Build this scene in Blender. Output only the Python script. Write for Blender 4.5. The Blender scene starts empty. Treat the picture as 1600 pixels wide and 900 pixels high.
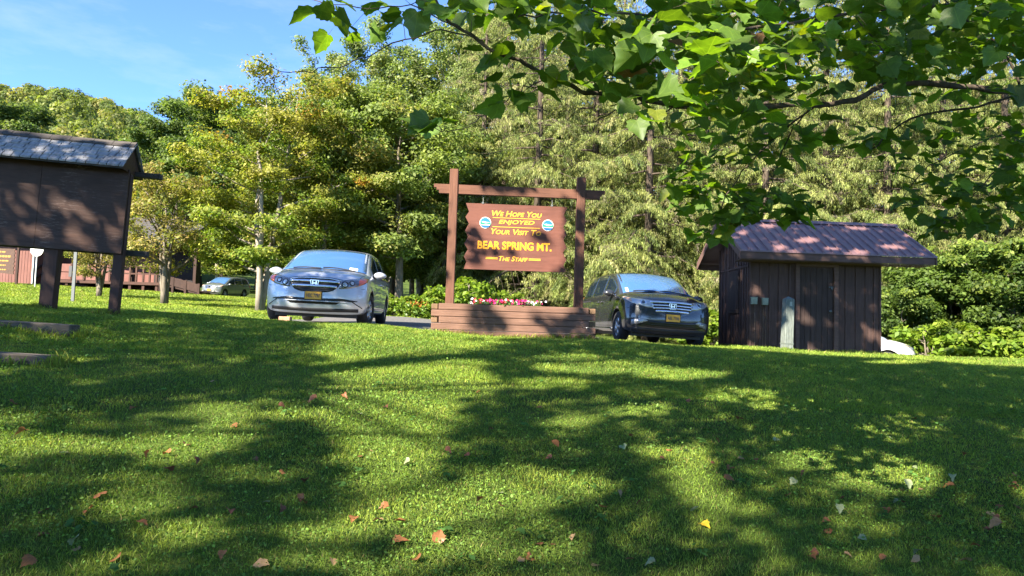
import bpy, bmesh, math, random
import numpy as np
from mathutils import Vector, Matrix
from mathutils.bvhtree import BVHTree

R = math.radians
sc = bpy.context.scene
COL = sc.collection

# ------------------------------------------------------------------ camera, sky, sun, exposure
EYE = 1.55
FPX = 1110.0
PITCH = math.atan((515 - 450) / FPX)
ROLL = R(1.8)
_f = np.array([0, math.cos(PITCH), math.sin(PITCH)])
_u0 = np.array([0, -math.sin(PITCH), math.cos(PITCH)])
_r0 = np.array([1.0, 0, 0])
C_R = math.cos(ROLL) * _r0 + math.sin(ROLL) * _u0
C_U = -math.sin(ROLL) * _r0 + math.cos(ROLL) * _u0
C_F = _f
cam_d = bpy.data.cameras.new('camera')
cam = bpy.data.objects.new('camera', cam_d)
COL.objects.link(cam)
M = Matrix.Identity(4)
for i in range(3):
    M[i][0] = C_R[i]; M[i][1] = C_U[i]; M[i][2] = -C_F[i]
M[2][3] = EYE
cam.matrix_world = M
cam_d.sensor_width = 36.0
cam_d.lens = 36.0 * FPX / 1600.0
cam_d.clip_start = 0.05
cam_d.clip_end = 3000
sc.camera = cam

SUN_AZ, SUN_EL = R(218.0), R(33.0)
SUNV = np.array([math.sin(SUN_AZ) * math.cos(SUN_EL), math.cos(SUN_AZ) * math.cos(SUN_EL), math.sin(SUN_EL)])
world = bpy.data.worlds.new('World')
sc.world = world
world.use_nodes = True
wn = world.node_tree
bg = wn.nodes['Background']
sky = wn.nodes.new('ShaderNodeTexSky')
sky.sky_type = 'NISHITA'
sky.sun_disc = False
sky.sun_elevation = SUN_EL
sky.sun_rotation = SUN_AZ
sky.air_density = 0.55
sky.dust_density = 0.08
sky.ozone_density = 7.0
# faint high cirrus in the sky
stc = wn.nodes.new('ShaderNodeTexCoord'); smp = wn.nodes.new('ShaderNodeMapping'); smp.inputs['Scale'].default_value = (2.2, 3.0, 9.0); smp.inputs['Rotation'].default_value = (0, R(18), R(20))
snz = wn.nodes.new('ShaderNodeTexNoise'); snz.inputs['Scale'].default_value = 1.6; snz.inputs['Detail'].default_value = 7; snz.inputs['Roughness'].default_value = .6
scr = wn.nodes.new('ShaderNodeValToRGB'); scr.color_ramp.elements[0].position = .48; scr.color_ramp.elements[1].position = .78
scr.color_ramp.elements[0].color = (0, 0, 0, 1); scr.color_ramp.elements[1].color = (.30, .30, .30, 1)
smx = wn.nodes.new('ShaderNodeMixRGB'); smx.inputs[2].default_value = (2.2, 2.35, 2.6, 1)
wn.links.new(stc.outputs['Generated'], smp.inputs['Vector']); wn.links.new(smp.outputs[0], snz.inputs['Vector']); wn.links.new(snz.outputs[0], scr.inputs[0])
wn.links.new(scr.outputs[0], smx.inputs[0]); wn.links.new(sky.outputs[0], smx.inputs[1]); wn.links.new(smx.outputs[0], bg.inputs[0])
bg.inputs[1].default_value = 0.118
sun_d = bpy.data.lights.new('sun', 'SUN')
sun_d.energy = 4.9
sun_d.angle = R(0.53)
sun_d.color = (1.0, 0.90, 0.74)
sun = bpy.data.objects.new('sun', sun_d)
COL.objects.link(sun)
sun.rotation_euler = Vector((-SUNV).tolist()).to_track_quat('-Z', 'Y').to_euler()
sun.location = (-15, -20, 30)
sc.view_settings.view_transform = 'Standard'
sc.view_settings.look = 'None'
sc.view_settings.exposure = 2.25
sc.view_settings.gamma = 1.0
sc.render.engine = 'CYCLES'
sc.cycles.max_bounces = 6
sc.cycles.diffuse_bounces = 3
sc.cycles.glossy_bounces = 3
sc.cycles.transmission_bounces = 3
sc.cycles.use_denoising = True

# ------------------------------------------------------------------ pixel <-> place helpers
def ray(px, py):
    d = C_F + C_R * ((px - 800) / FPX) + C_U * ((450 - py) / FPX)
    return d
def W(px, py, Y):
    """the point at depth Y seen at (px, py) in the 1600x900 photograph"""
    d = ray(px, py)
    p = d * (Y / d[1])
    return np.array([p[0], p[1], p[2] + EYE])
def proj(P):
    P = np.atleast_2d(np.asarray(P, float)) - np.array([0, 0, EYE])
    z = P @ C_F
    zz = np.where(np.abs(z) < 1e-6, 1e-6, z)
    return 800 + FPX * (P @ C_R) / zz, 450 - FPX * (P @ C_U) / zz, z

# ------------------------------------------------------------------ ground surface
_cp = []
for px, py, Y in [(50, 572, 6.3), (50, 532, 7.9), (50, 500, 8.6), (75, 483, 10.5), (181, 494, 10.5), (490, 506, 12.6), (350, 496, 13.0), (490, 508, 14.6), (500, 503, 19),
                  (255, 477, 26), (150, 465, 30), (25, 443, 40), (305, 460, 40), (350, 467, 52), (405, 487, 27), (685, 522, 13.2), (920, 531, 13.2),
                  (1030, 539, 13.4), (1030, 541, 15.5), (1127, 543, 16), (1380, 556, 16), (1250, 549.5, 15.2), (1600, 563, 16), (640, 497, 24), (640, 509.5, 17), (560, 505.5, 12.6),
                  (1200, 546, 14.5)]:
    _cp.append(W(px, py, Y))
_cp += [np.array(p, float) for p in [(0, 0, 0), (-2.5, 0, .1), (3, 0, -.08), (0, -10, -.9), (-12, -10, .1), (12, -10, -1.3), (0, 3.5, .42), (0, 6, .78), (0, 9, 1.13), (0, 11, 1.32),
        (6, 6, .60), (6, 9.5, .93), (9, 12, 1.07), (-4, 6, 1.08), (-5.4, 8, 1.42), (-2.4, 9, 1.30), (0, 40, 2.0), (20, 40, 1.4), (12, 22, .62), (30, 25, .9), (-30, 25, 2.4), (-40, 60, 4.2), (0, 70, 3.6),
        (40, 70, 3.2), (-20, 80, 5), (20, 8, .2), (-18, 8, 1.9), (25, -10, -1.5), (-25, -12, .8)]]
_cp = np.array(_cp)
def _tps(r2):
    return 0.5 * r2 * np.log(r2 + 1e-9)
_n = len(_cp)
_d2 = ((_cp[:, None, :2] - _cp[None, :, :2]) ** 2).sum(-1)
_A = np.zeros((_n + 3, _n + 3))
_A[:_n, :_n] = _tps(_d2) + np.eye(_n) * 0.35
_A[:_n, _n] = 1; _A[:_n, _n + 1:] = _cp[:, :2]
_A[_n, :_n] = 1; _A[_n + 1:, :_n] = _cp[:, :2].T
_sol = np.linalg.solve(_A, np.concatenate([_cp[:, 2], np.zeros(3)]))
def _sm(a, b, x):
    t = np.clip((x - a) / (b - a), 0, 1)
    return t * t * (3 - 2 * t)
def G(x, y):
    x = np.atleast_1d(np.asarray(x, float)); y = np.atleast_1d(np.asarray(y, float))
    xc = np.clip(x, -45, 45); yc = np.clip(y, -15, 85)
    out = np.zeros(x.shape)
    for i in range(0, len(x), 20000):
        s = slice(i, i + 20000)
        r2 = (xc[s, None] - _cp[None, :, 0]) ** 2 + (yc[s, None] - _cp[None, :, 1]) ** 2
        out[s] = _tps(r2) @ _sol[:_n] + _sol[_n] + xc[s] * _sol[_n + 1] + yc[s] * _sol[_n + 2]
    # wooded hill beyond
    k2 = _sm(52, 100, np.hypot(x, y))
    out = out * (1 - k2) + 5.0 * k2
    az = np.arctan2(x, np.maximum(y, 1e-3))
    top = np.interp(az, [-1.2, -.75, -.65, -.57, -.50, -.40, -.2, .2, .8], [76, 80, 84, 88, 84, 71, 62, 55, 50])
    dist = np.hypot(x, y)
    k = _sm(75, 420, dist) * (y > 0)
    out = out + k * top
    out = out + 0.02 * np.sin(x * 1.7 + y * .6) * np.sin(y * 1.3 - x * .4) * (dist < 60)
    return out
def g1(x, y):
    return float(G([x], [y])[0])
def on_ground(px, Y):
    p = W(px, 500, Y)
    return p[0], Y, g1(p[0], Y)

# ------------------------------------------------------------------ materials
MATS = {}
def _new(name):
    m = bpy.data.materials.new(name)
    m.use_nodes = True
    nt = m.node_tree
    return m, nt, nt.nodes['Principled BSDF']
def mat(name, col, rough=.6, metal=0.0, spec=.5, coat=0.0, var=0.0, scale=8.0, bump=0.0, ior=None):
    if name in MATS: return MATS[name]
    m, nt, b = _new(name)
    b.inputs['Base Color'].default_value = (*col, 1)
    b.inputs['Roughness'].default_value = rough
    b.inputs['Metallic'].default_value = metal
    b.inputs['Specular IOR Level'].default_value = spec
    b.inputs['Coat Weight'].default_value = coat
    if ior: b.inputs['IOR'].default_value = ior
    b.inputs['Coat Roughness'].default_value = .02
    if var > 0 or bump > 0:
        tc = nt.nodes.new('ShaderNodeTexCoord')
        nz = nt.nodes.new('ShaderNodeTexNoise')
        nz.inputs['Scale'].default_value = scale
        nz.inputs['Detail'].default_value = 6
        nt.links.new(tc.outputs['Object'], nz.inputs['Vector'])
        if var > 0:
            cr = nt.nodes.new('ShaderNodeValToRGB')
            cr.color_ramp.elements[0].position = .3; cr.color_ramp.elements[1].position = .7
            cr.color_ramp.elements[0].color = (*[c * (1 - var) for c in col], 1)
            cr.color_ramp.elements[1].color = (*[min(1, c * (1 + var)) for c in col], 1)
            nt.links.new(nz.outputs[0], cr.inputs[0])
            nt.links.new(cr.outputs[0], b.inputs['Base Color'])
        if bump > 0:
            bp = nt.nodes.new('ShaderNodeBump')
            bp.inputs['Strength'].default_value = bump
            bp.inputs['Distance'].default_value = .02
            nt.links.new(nz.outputs[0], bp.inputs['Height'])
            nt.links.new(bp.outputs[0], b.inputs['Normal'])
    MATS[name] = m
    return m
def wood(name, c1, c2, stretch=(.6, 8, 8), rough=.75, bump=.4, worn=None, worn_amt=.62, scale=3.0, spec=.3):
    """stained or weathered timber: grain stretched along one axis, optional worn-through patches"""
    if name in MATS: return MATS[name]
    m, nt, b = _new(name)
    tc = nt.nodes.new('ShaderNodeTexCoord')
    mp = nt.nodes.new('ShaderNodeMapping')
    mp.inputs['Scale'].default_value = stretch
    nz = nt.nodes.new('ShaderNodeTexNoise')
    nz.inputs['Scale'].default_value = scale; nz.inputs['Detail'].default_value = 8; nz.inputs['Roughness'].default_value = .65
    cr = nt.nodes.new('ShaderNodeValToRGB')
    cr.color_ramp.elements[0].position = .32; cr.color_ramp.elements[1].position = .68
    cr.color_ramp.elements[0].color = (*c1, 1); cr.color_ramp.elements[1].color = (*c2, 1)
    L = nt.links.new
    L(tc.outputs['Object'], mp.inputs['Vector']); L(mp.outputs[0], nz.inputs['Vector']); L(nz.outputs[0], cr.inputs[0])
    last = cr.outputs[0]
    # broad blotches of the stain
    n2 = nt.nodes.new('ShaderNodeTexNoise'); n2.inputs['Scale'].default_value = 1.3; n2.inputs['Detail'].default_value = 4
    L(tc.outputs['Object'], n2.inputs['Vector'])
    mx = nt.nodes.new('ShaderNodeMixRGB'); mx.blend_type = 'MULTIPLY'; mx.inputs[0].default_value = .7
    c3 = nt.nodes.new('ShaderNodeValToRGB'); c3.color_ramp.elements[0].position = .3; c3.color_ramp.elements[1].position = .7
    c3.color_ramp.elements[0].color = (.65, .65, .65, 1); c3.color_ramp.elements[1].color = (1.1, 1.08, 1.05, 1)
    L(n2.outputs[0], c3.inputs[0]); L(last, mx.inputs[1]); L(c3.outputs[0], mx.inputs[2])
    last = mx.outputs[0]
    if worn:
        n3 = nt.nodes.new('ShaderNodeTexNoise'); n3.inputs['Scale'].default_value = scale * 2.2; n3.inputs['Detail'].default_value = 9; n3.inputs['Roughness'].default_value = .7
        L(mp.outputs[0], n3.inputs['Vector'])
        c4 = nt.nodes.new('ShaderNodeValToRGB'); c4.color_ramp.elements[0].position = worn_amt; c4.color_ramp.elements[1].position = worn_amt + .05
        L(n3.outputs[0], c4.inputs[0])
        m2 = nt.nodes.new('ShaderNodeMixRGB'); m2.inputs[2].default_value = (*worn, 1)
        # wear comes in patches
        n5 = nt.nodes.new('ShaderNodeTexNoise'); n5.inputs['Scale'].default_value = 1.9; n5.inputs['Detail'].default_value = 3
        L(tc.outputs['Object'], n5.inputs['Vector'])
        c5 = nt.nodes.new('ShaderNodeValToRGB'); c5.color_ramp.elements[0].position = .50; c5.color_ramp.elements[1].position = .68
        L(n5.outputs[0], c5.inputs[0])
        m5 = nt.nodes.new('ShaderNodeMath'); m5.operation = 'MULTIPLY'; L(c4.outputs[0], m5.inputs[0]); L(c5.outputs[0], m5.inputs[1])
        L(m5.outputs[0], m2.inputs[0]); L(last, m2.inputs[1]); last = m2.outputs[0]
    L(last, b.inputs['Base Color'])
    b.inputs['Roughness'].default_value = rough
    b.inputs['Specular IOR Level'].default_value = spec
    bp = nt.nodes.new('ShaderNodeBump'); bp.inputs['Strength'].default_value = bump; bp.inputs['Distance'].default_value = .01
    L(nz.outputs[0], bp.inputs['Height']); L(bp.outputs[0], b.inputs['Normal'])
    MATS[name] = m
    return m
def leafmat(name, trans=.35, gloss=.05, rough=.45, gain=1.0, tcol=(1.15, 1.25, .45), veins=False):
    """leaf blade: diffuse + translucent, colour from the per-leaf tint"""
    if name in MATS: return MATS[name]
    m = bpy.data.materials.new(name); m.use_nodes = True
    nt = m.node_tree; nt.nodes.clear()
    L = nt.links.new
    out = nt.nodes.new('ShaderNodeOutputMaterial')
    at = nt.nodes.new('ShaderNodeAttribute'); at.attribute_name = 'tint'
    col = at.outputs['Color']
    if gain != 1.0:
        g = nt.nodes.new('ShaderNodeMixRGB'); g.blend_type = 'MULTIPLY'; g.inputs[0].default_value = 1; g.inputs[2].default_value = (gain, gain, gain, 1)
        L(col, g.inputs[1]); col = g.outputs[0]
    if veins:
        tc = nt.nodes.new('ShaderNodeTexCoord')
        nz = nt.nodes.new('ShaderNodeTexNoise'); nz.inputs['Scale'].default_value = 38; nz.inputs['Detail'].default_value = 5
        L(tc.outputs['Object'], nz.inputs['Vector'])
        cr = nt.nodes.new('ShaderNodeValToRGB'); cr.color_ramp.elements[0].color = (.7, .7, .7, 1); cr.color_ramp.elements[1].color = (1.2, 1.2, 1.1, 1)
        L(nz.outputs[0], cr.inputs[0])
        v = nt.nodes.new('ShaderNodeMixRGB'); v.blend_type = 'MULTIPLY'; v.inputs[0].default_value = 1
        L(col, v.inputs[1]); L(cr.outputs[0], v.inputs[2]); col = v.outputs[0]
        # ribs fanning from the leaf base, and the finer side veins
        au = nt.nodes.new('ShaderNodeAttribute'); au.attribute_name = 'leafuv'
        sx = nt.nodes.new('ShaderNodeSeparateXYZ'); L(au.outputs['Vector'], sx.inputs[0])
        def mth(op, a, b_=None, c=None):
            q = nt.nodes.new('ShaderNodeMath'); q.operation = op
            for i, w in enumerate((a, b_, c)):
                if w is None: continue
                if isinstance(w, (int, float)): q.inputs[i].default_value = w
                else: L(w, q.inputs[i])
            return q.outputs[0]
        ax = mth('ABSOLUTE', sx.outputs[0]); yy = mth('ADD', sx.outputs[1], .02)
        an = mth('ARCTAN2', ax, yy); rr_ = mth('SQRT', mth('ADD', mth('MULTIPLY', ax, ax), mth('MULTIPLY', yy, yy)))
        dm = None
        for a0 in (0.0, .66, 1.28):
            dd = mth('MULTIPLY', mth('ABSOLUTE', mth('SUBTRACT', an, a0)), rr_)
            dm = dd if dm is None else mth('MINIMUM', dm, dd)
        rib = mth('SUBTRACT', 1.0, mth('MINIMUM', mth('DIVIDE', dm, .018), 1.0))
        sv = mth('PINGPONG', mth('ADD', mth('MULTIPLY', rr_, 7.0), mth('MULTIPLY', dm, 6.0)), 1.0)
        sv = mth('MULTIPLY', mth('SUBTRACT', 1.0, mth('MINIMUM', mth('DIVIDE', sv, .22), 1.0)), .35)
        rib = mth('MAXIMUM', rib, sv)
        v2 = nt.nodes.new('ShaderNodeMixRGB'); v2.blend_type = 'MIX'
        br_ = nt.nodes.new('ShaderNodeMixRGB'); br_.blend_type = 'MULTIPLY'; br_.inputs[0].default_value = 1; br_.inputs[2].default_value = (1.7, 1.5, 1.6, 1); L(col, br_.inputs[1])
        L(rib, v2.inputs[0]); L(col, v2.inputs[1]); L(br_.outputs[0], v2.inputs[2]); col = v2.outputs[0]
    df = nt.nodes.new('ShaderNodeBsdfDiffuse'); L(col, df.inputs[0])
    tr = nt.nodes.new('ShaderNodeBsdfTranslucent')
    tm = nt.nodes.new('ShaderNodeMixRGB'); tm.blend_type = 'MULTIPLY'; tm.inputs[0].default_value = 1; tm.inputs[2].default_value = (*tcol, 1)
    L(col, tm.inputs[1]); L(tm.outputs[0], tr.inputs[0])
    mx = nt.nodes.new('ShaderNodeMixShader'); mx.inputs[0].default_value = trans
    L(df.outputs[0], mx.inputs[1]); L(tr.outputs[0], mx.inputs[2])
    gl = nt.nodes.new('ShaderNodeBsdfGlossy'); gl.inputs['Roughness'].default_value = rough; gl.inputs[0].default_value = (1, 1, 1, 1)
    m3 = nt.nodes.new('ShaderNodeMixShader'); m3.inputs[0].default_value = gloss
    L(mx.outputs[0], m3.inputs[1]); L(gl.outputs[0], m3.inputs[2])
    L(m3.outputs[0], out.inputs[0])
    MATS[name] = m
    return m

# ------------------------------------------------------------------ object helpers
def link(o, parent=None):
    COL.objects.link(o)
    if parent is not None: o.parent = parent
    return o
def tag(o, label=None, cat=None, group=None, kind=None):
    if label: o['label'] = label
    if cat: o['category'] = cat
    if group: o['group'] = group
    if kind: o['kind'] = kind
    return o
def thing(name, label, cat, loc=(0, 0, 0), rz=0.0, group=None, rot=None):
    o = bpy.data.objects.new(name, None)
    o.empty_display_size = .2
    link(o)
    o.location = [float(v) for v in loc]
    o.rotation_euler = rot if rot else (0, 0, rz)
    return tag(o, label, cat, group)
def kids(o):
    return [c for c in COL.objects if c.parent == o]
def copy_tree(o, parent=None):
    c = o.copy(); COL.objects.link(c)
    c.parent = parent
    for ch in list(o.children): copy_tree(ch, c)
    return c

class MB:
    """collects shapes into one mesh"""
    def __init__(s): s.v = []; s.f = []; s.mi = []; s.cur = 0
    def add(s, vs, fs):
        b = len(s.v); s.v.extend([tuple(map(float, p)) for p in vs]); s.f.extend([tuple(b + i for i in f) for f in fs]); s.mi.extend([s.cur] * len(fs)); return s
    def box(s, c, d, rot=None):
        x, y, z = [k / 2 for k in d]
        vs = [Vector(p) for p in [(-x, -y, -z), (x, -y, -z), (x, y, -z), (-x, y, -z), (-x, -y, z), (x, -y, z), (x, y, z), (-x, y, z)]]
        if rot is not None:
            m = rot if isinstance(rot, Matrix) else Matrix.Rotation(rot, 3, 'Z')
            vs = [m @ v for v in vs]
        vs = [v + Vector(c) for v in vs]
        return s.add(vs, [(0, 3, 2, 1), (4, 5, 6, 7), (0, 1, 5, 4), (1, 2, 6, 5), (2, 3, 7, 6), (3, 0, 4, 7)])
    def span(s, a, b):
        c = [(p + q) / 2 for p, q in zip(a, b)]; d = [abs(q - p) for p, q in zip(a, b)]
        return s.box(c, d)
    def bar(s, a, b, w, h):
        """rectangular bar from a to b, width w (horizontal), height h"""
        a, b = Vector(a), Vector(b); d = b - a
        q = d.to_track_quat('X', 'Z').to_matrix()
        return s.box((a + b) / 2, (d.length, w, h), q)
    def tube(s, pts, rad, n=6, cap=True):
        pts = [Vector([float(k) for k in p]) for p in pts]
        if not hasattr(rad, '__len__'): rad = [rad] * len(pts)
        vs = []; fs = []
        ref = Vector((.13, .31, .94))
        for i, p in enumerate(pts):
            d = (pts[min(i + 1, len(pts) - 1)] - pts[max(i - 1, 0)]).normalized()
            r_ = ref if abs(d.dot(ref)) < .93 else Vector((1, .1, 0))
            a = d.cross(r_).normalized(); b = d.cross(a)
            for k in range(n):
                t = 2 * math.pi * k / n
                vs.append(p + (a * math.cos(t) + b * math.sin(t)) * rad[i])
        for i in range(len(pts) - 1):
            for k in range(n):
                k2 = (k + 1) % n
                fs.append((i * n + k, i * n + k2, (i + 1) * n + k2, (i + 1) * n + k))
        if cap and n > 2:
            fs.append(tuple(range(n))[::-1]); fs.append(tuple((len(pts) - 1) * n + k for k in range(n)))
        return s.add(vs, fs)
    def lathe(s, prof, n=24, axis='Z', c=(0, 0, 0)):
        vs = []; fs = []; m = len(prof)
        for k in range(n):
            t = 2 * math.pi * k / n; ct, st = math.cos(t), math.sin(t)
            for (r, h) in prof:
                p = {'Z': (r * ct, r * st, h), 'Y': (r * ct, h, r * st), 'X': (h, r * ct, r * st)}[axis]
                vs.append((p[0] + c[0], p[1] + c[1], p[2] + c[2]))
        for k in range(n):
            k2 = (k + 1) % n
            for i in range(m - 1):
                fs.append((k * m + i, k2 * m + i, k2 * m + i + 1, k * m + i + 1))
        return s.add(vs, fs)
    def prism(s, poly, thick, M4=None, y0=0.0):
        """polygon in x,z extruded along y from y0 to y0+thick"""
        n = len(poly)
        vs = [(x, y0, z) for x, z in poly] + [(x, y0 + thick, z) for x, z in poly]
        fs = [tuple(range(n)), tuple(range(2 * n - 1, n - 1, -1))] + [(i, i + n, (i + 1) % n + n, (i + 1) % n) for i in range(n)]
        if M4 is not None: vs = [M4 @ Vector(v) for v in vs]
        return s.add(vs, fs)
    def build(s, name, material, parent=None, smooth=False, bevel=0.0, loc=None):
        me = bpy.data.meshes.new(name)
        me.from_pydata(s.v, [], s.f)
        ms = material if isinstance(material, (list, tuple)) else [material]
        for m in ms: me.materials.append(m)
        if len(ms) > 1: me.polygons.foreach_set('material_index', s.mi)
        bm = bmesh.new(); bm.from_mesh(me)
        bmesh.ops.recalc_face_normals(bm, faces=bm.faces)
        if bevel > 0:
            es = [e for e in bm.edges if len(e.link_faces) == 2 and e.calc_face_angle(0) > .6]
            bmesh.ops.bevel(bm, geom=es, offset=bevel, segments=1, affect='EDGES', clamp_overlap=True)
        bm.to_mesh(me); bm.free()
        if smooth: me.polygons.foreach_set('use_smooth', [True] * len(me.polygons))
        o = bpy.data.objects.new(name, me)
        link(o, parent)
        if loc is not None: o.location = [float(k) for k in loc]
        return o

def np_mesh(name, verts, faces, material, tint=None, smooth=False):
    """verts (N,3), faces (M,k) with constant k"""
    me = bpy.data.meshes.new(name)
    nv, (nf, k) = len(verts), faces.shape
    me.vertices.add(nv); me.vertices.foreach_set('co', np.ascontiguousarray(verts, dtype=np.float32).ravel())
    me.loops.add(nf * k); me.loops.foreach_set('vertex_index', np.ascontiguousarray(faces, dtype=np.int32).ravel())
    me.polygons.add(nf)
    me.polygons.foreach_set('loop_start', np.arange(0, nf * k, k, dtype=np.int32))
    if smooth: me.polygons.foreach_set('use_smooth', np.ones(nf, dtype=bool))
    if tint is not None:
        a = me.attributes.new('tint', 'FLOAT_COLOR', 'POINT')
        t = np.ones((nv, 4), dtype=np.float32); t[:, :3] = tint
        a.data.foreach_set('color', t.ravel())
    me.materials.append(material)
    me.update(calc_edges=True)
    return me
def frames(nrm, rng):
    """two unit tangents per normal, randomly turned"""
    nrm = nrm / (np.linalg.norm(nrm, axis=1, keepdims=True) + 1e-9)
    a = rng.normal(size=nrm.shape)
    a -= (a * nrm).sum(1, keepdims=True) * nrm
    a /= np.linalg.norm(a, axis=1, keepdims=True) + 1e-9
    return a, np.cross(nrm, a), nrm
def leaf_quads(c, nrm, size, tint, rng, elong=1.5, fold=.25):
    """one pointed leaf-sized face per centre"""
    a, b, n = frames(nrm, rng)
    s = size[:, None]
    v = np.stack([c - a * s * .5 * elong, c + b * s * .42 - a * s * .05 + n * s * fold * .3, c + a * s * .5 * elong - n * s * fold * .4, c - b * s * .42 - a * s * .05 + n * s * fold * .3], 1).reshape(-1, 3)
    f = np.arange(len(c) * 4).reshape(-1, 4)
    return v, f, np.repeat(tint, 4, axis=0)
# ------------------------------------------------------------------ ground sheet, asphalt, lawn
rng = np.random.default_rng(7)
def axis_pts(lo, hi, fine_lo, fine_hi, fine, grow=1.16):
    a = list(np.arange(fine_lo, fine_hi + 1e-6, fine))
    s = fine; x = a[-1]
    while x < hi: s *= grow; x += s; a.append(x)
    s = fine; x = a[0]; b = []
    while x > lo: s *= grow; x -= s; b.append(x)
    return np.array(b[::-1] + a)
gx = axis_pts(-620, 620, -14, 14, .4); gy = axis_pts(-120, 720, 0, 30, .4)
XX, YY = np.meshgrid(gx, gy)
ZZ = G(XX.ravel(), YY.ravel())
nvx, nvy = len(gx), len(gy)
idx = np.arange(nvx * nvy).reshape(nvy, nvx)
gf = np.stack([idx[:-1, :-1].ravel(), idx[:-1, 1:].ravel(), idx[1:, 1:].ravel(), idx[1:, :-1].ravel()], 1)
gm, nt, b = _new('turf soil')
tc = nt.nodes.new('ShaderNodeTexCoord')
n1 = nt.nodes.new('ShaderNodeTexNoise'); n1.inputs['Scale'].default_value = .8; n1.inputs['Detail'].default_value = 8
n2 = nt.nodes.new('ShaderNodeTexNoise'); n2.inputs['Scale'].default_value = 45; n2.inputs['Detail'].default_value = 6
nt.links.new(tc.outputs['Object'], n1.inputs['Vector']); nt.links.new(tc.outputs['Object'], n2.inputs['Vector'])
cr = nt.nodes.new('ShaderNodeValToRGB')
cr.color_ramp.elements[0].position = .35; cr.color_ramp.elements[1].position = .65
cr.color_ramp.elements[0].color = (.035, .055, .012, 1); cr.color_ramp.elements[1].color = (.085, .125, .022, 1)
mx = nt.nodes.new('ShaderNodeMixRGB'); mx.blend_type = 'OVERLAY'; mx.inputs[0].default_value = .6
nt.links.new(n1.outputs[0], cr.inputs[0]); nt.links.new(cr.outputs[0], mx.inputs[1]); nt.links.new(n2.outputs[0], mx.inputs[2])
nt.links.new(mx.outputs[0], b.inputs['Base Color']); b.inputs['Roughness'].default_value = .9; b.inputs['Specular IOR Level'].default_value = .1
bp = nt.nodes.new('ShaderNodeBump'); bp.inputs['Strength'].default_value = .8; bp.inputs['Distance'].default_value = .04
nt.links.new(n2.outputs[0], bp.inputs['Height']); nt.links.new(bp.outputs[0], b.inputs['Normal'])
ground = link(bpy.data.objects.new('ground', np_mesh('ground', np.stack([XX.ravel(), YY.ravel(), ZZ], 1), gf, gm, smooth=True)))
tag(ground, 'mown grassy bank rising to a flat crest with hills behind', 'ground', kind='structure')

ASPH_NEAR = lambda x: np.interp(x, [-5.7, -1.9, -1.7, 1.7, 1.9, 4.7, 4.9, 9.4, 9.6, 16], [14.0, 14.0, 14.05, 14.05, 14.8, 14.8, 19.2, 19.2, 18.4, 18.4])
ax_ = np.arange(-5.7, 15.01, .3); ts = np.linspace(0, 1, 28)
AX, AT = np.meshgrid(ax_, ts)
near = ASPH_NEAR(AX); AY = near + (24.6 - near) * AT
AZ = G(AX.ravel(), AY.ravel()) + .012
ai = np.arange(AX.size).reshape(AX.shape)
af = np.stack([ai[:-1, :-1].ravel(), ai[:-1, 1:].ravel(), ai[1:, 1:].ravel(), ai[1:, :-1].ravel()], 1)
asph = mat('asphalt', (.13, .125, .12), .9, var=.3, scale=14, bump=.3, spec=.2)
tag(link(bpy.data.objects.new('car_park', np_mesh('car_park', np.stack([AX.ravel(), AY.ravel(), AZ], 1), af, asph, smooth=True))),
    'grey asphalt car park behind the grass crest', 'car park', kind='structure')
def on_asphalt(x, y):
    return (x > -5.7) & (x < 15) & (y > ASPH_NEAR(x) - .05) & (y < 24.6)
# pale gravel shoulder at the left end of the planter
gxs = np.linspace(-2.7, -1.45, 16); gts = np.linspace(0, 1, 8)
GX, GT = np.meshgrid(gxs, gts); GY = 13.35 + .25 * np.sin(GX * 5) * .3 + (16.2 - 13.35) * GT
GZ = G(GX.ravel(), GY.ravel()) + .022
gi = np.arange(GX.size).reshape(GX.shape)
gfa = np.stack([gi[:-1, :-1].ravel(), gi[:-1, 1:].ravel(), gi[1:, 1:].ravel(), gi[1:, :-1].ravel()], 1)
tag(link(bpy.data.objects.new('gravel_path', np_mesh('gravel_path', np.stack([GX.ravel(), GY.ravel(), GZ], 1), gfa, mat('gravel', (.33, .28, .21), .95, var=.5, scale=30, bump=.6, spec=.1), smooth=True))),
    'pale worn gravel patch at the end of the timber planter', 'gravel path', kind='structure')

def fbm(x, y, s, seed):
    """cheap smooth value noise in 0..1"""
    r = np.random.default_rng(seed); o = np.zeros_like(x)
    for k in range(5):
        a = r.uniform(0, 6.28); f = s * 1.9 ** k
        o += np.sin(x * f * math.cos(a) + y * f * math.sin(a) + r.uniform(0, 9)) * np.sin(-x * f * math.sin(a + .4) + y * f * math.cos(a + .4) + r.uniform(0, 9)) / 1.6 ** k
    return .5 + .28 * o
def grass_pts(n, y0, y1, p, xm=.86, xo=1.6):
    # density falls with distance
    u = rng.random(n); e = 2 - p
    y = (y0 ** e + u * (y1 ** e - y0 ** e)) ** (1 / e)
    x = rng.uniform(-1, 1, n) * (xm * y + xo)
    return x, y
FOOT = [(5.2, 8.45, 15.9, 18.2), (-1.6, 1.65, 13.1, 14.2)]
def clear_of(x, y):
    k = ~on_asphalt(x, y)
    k &= ~((x > -2.5) & (x < -1.5) & (y > 13.5) & (y < 16.2))
    for a, b_, c, d in FOOT: k &= ~((x > a) & (x < b_) & (y > c) & (y < d))
    return k
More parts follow.
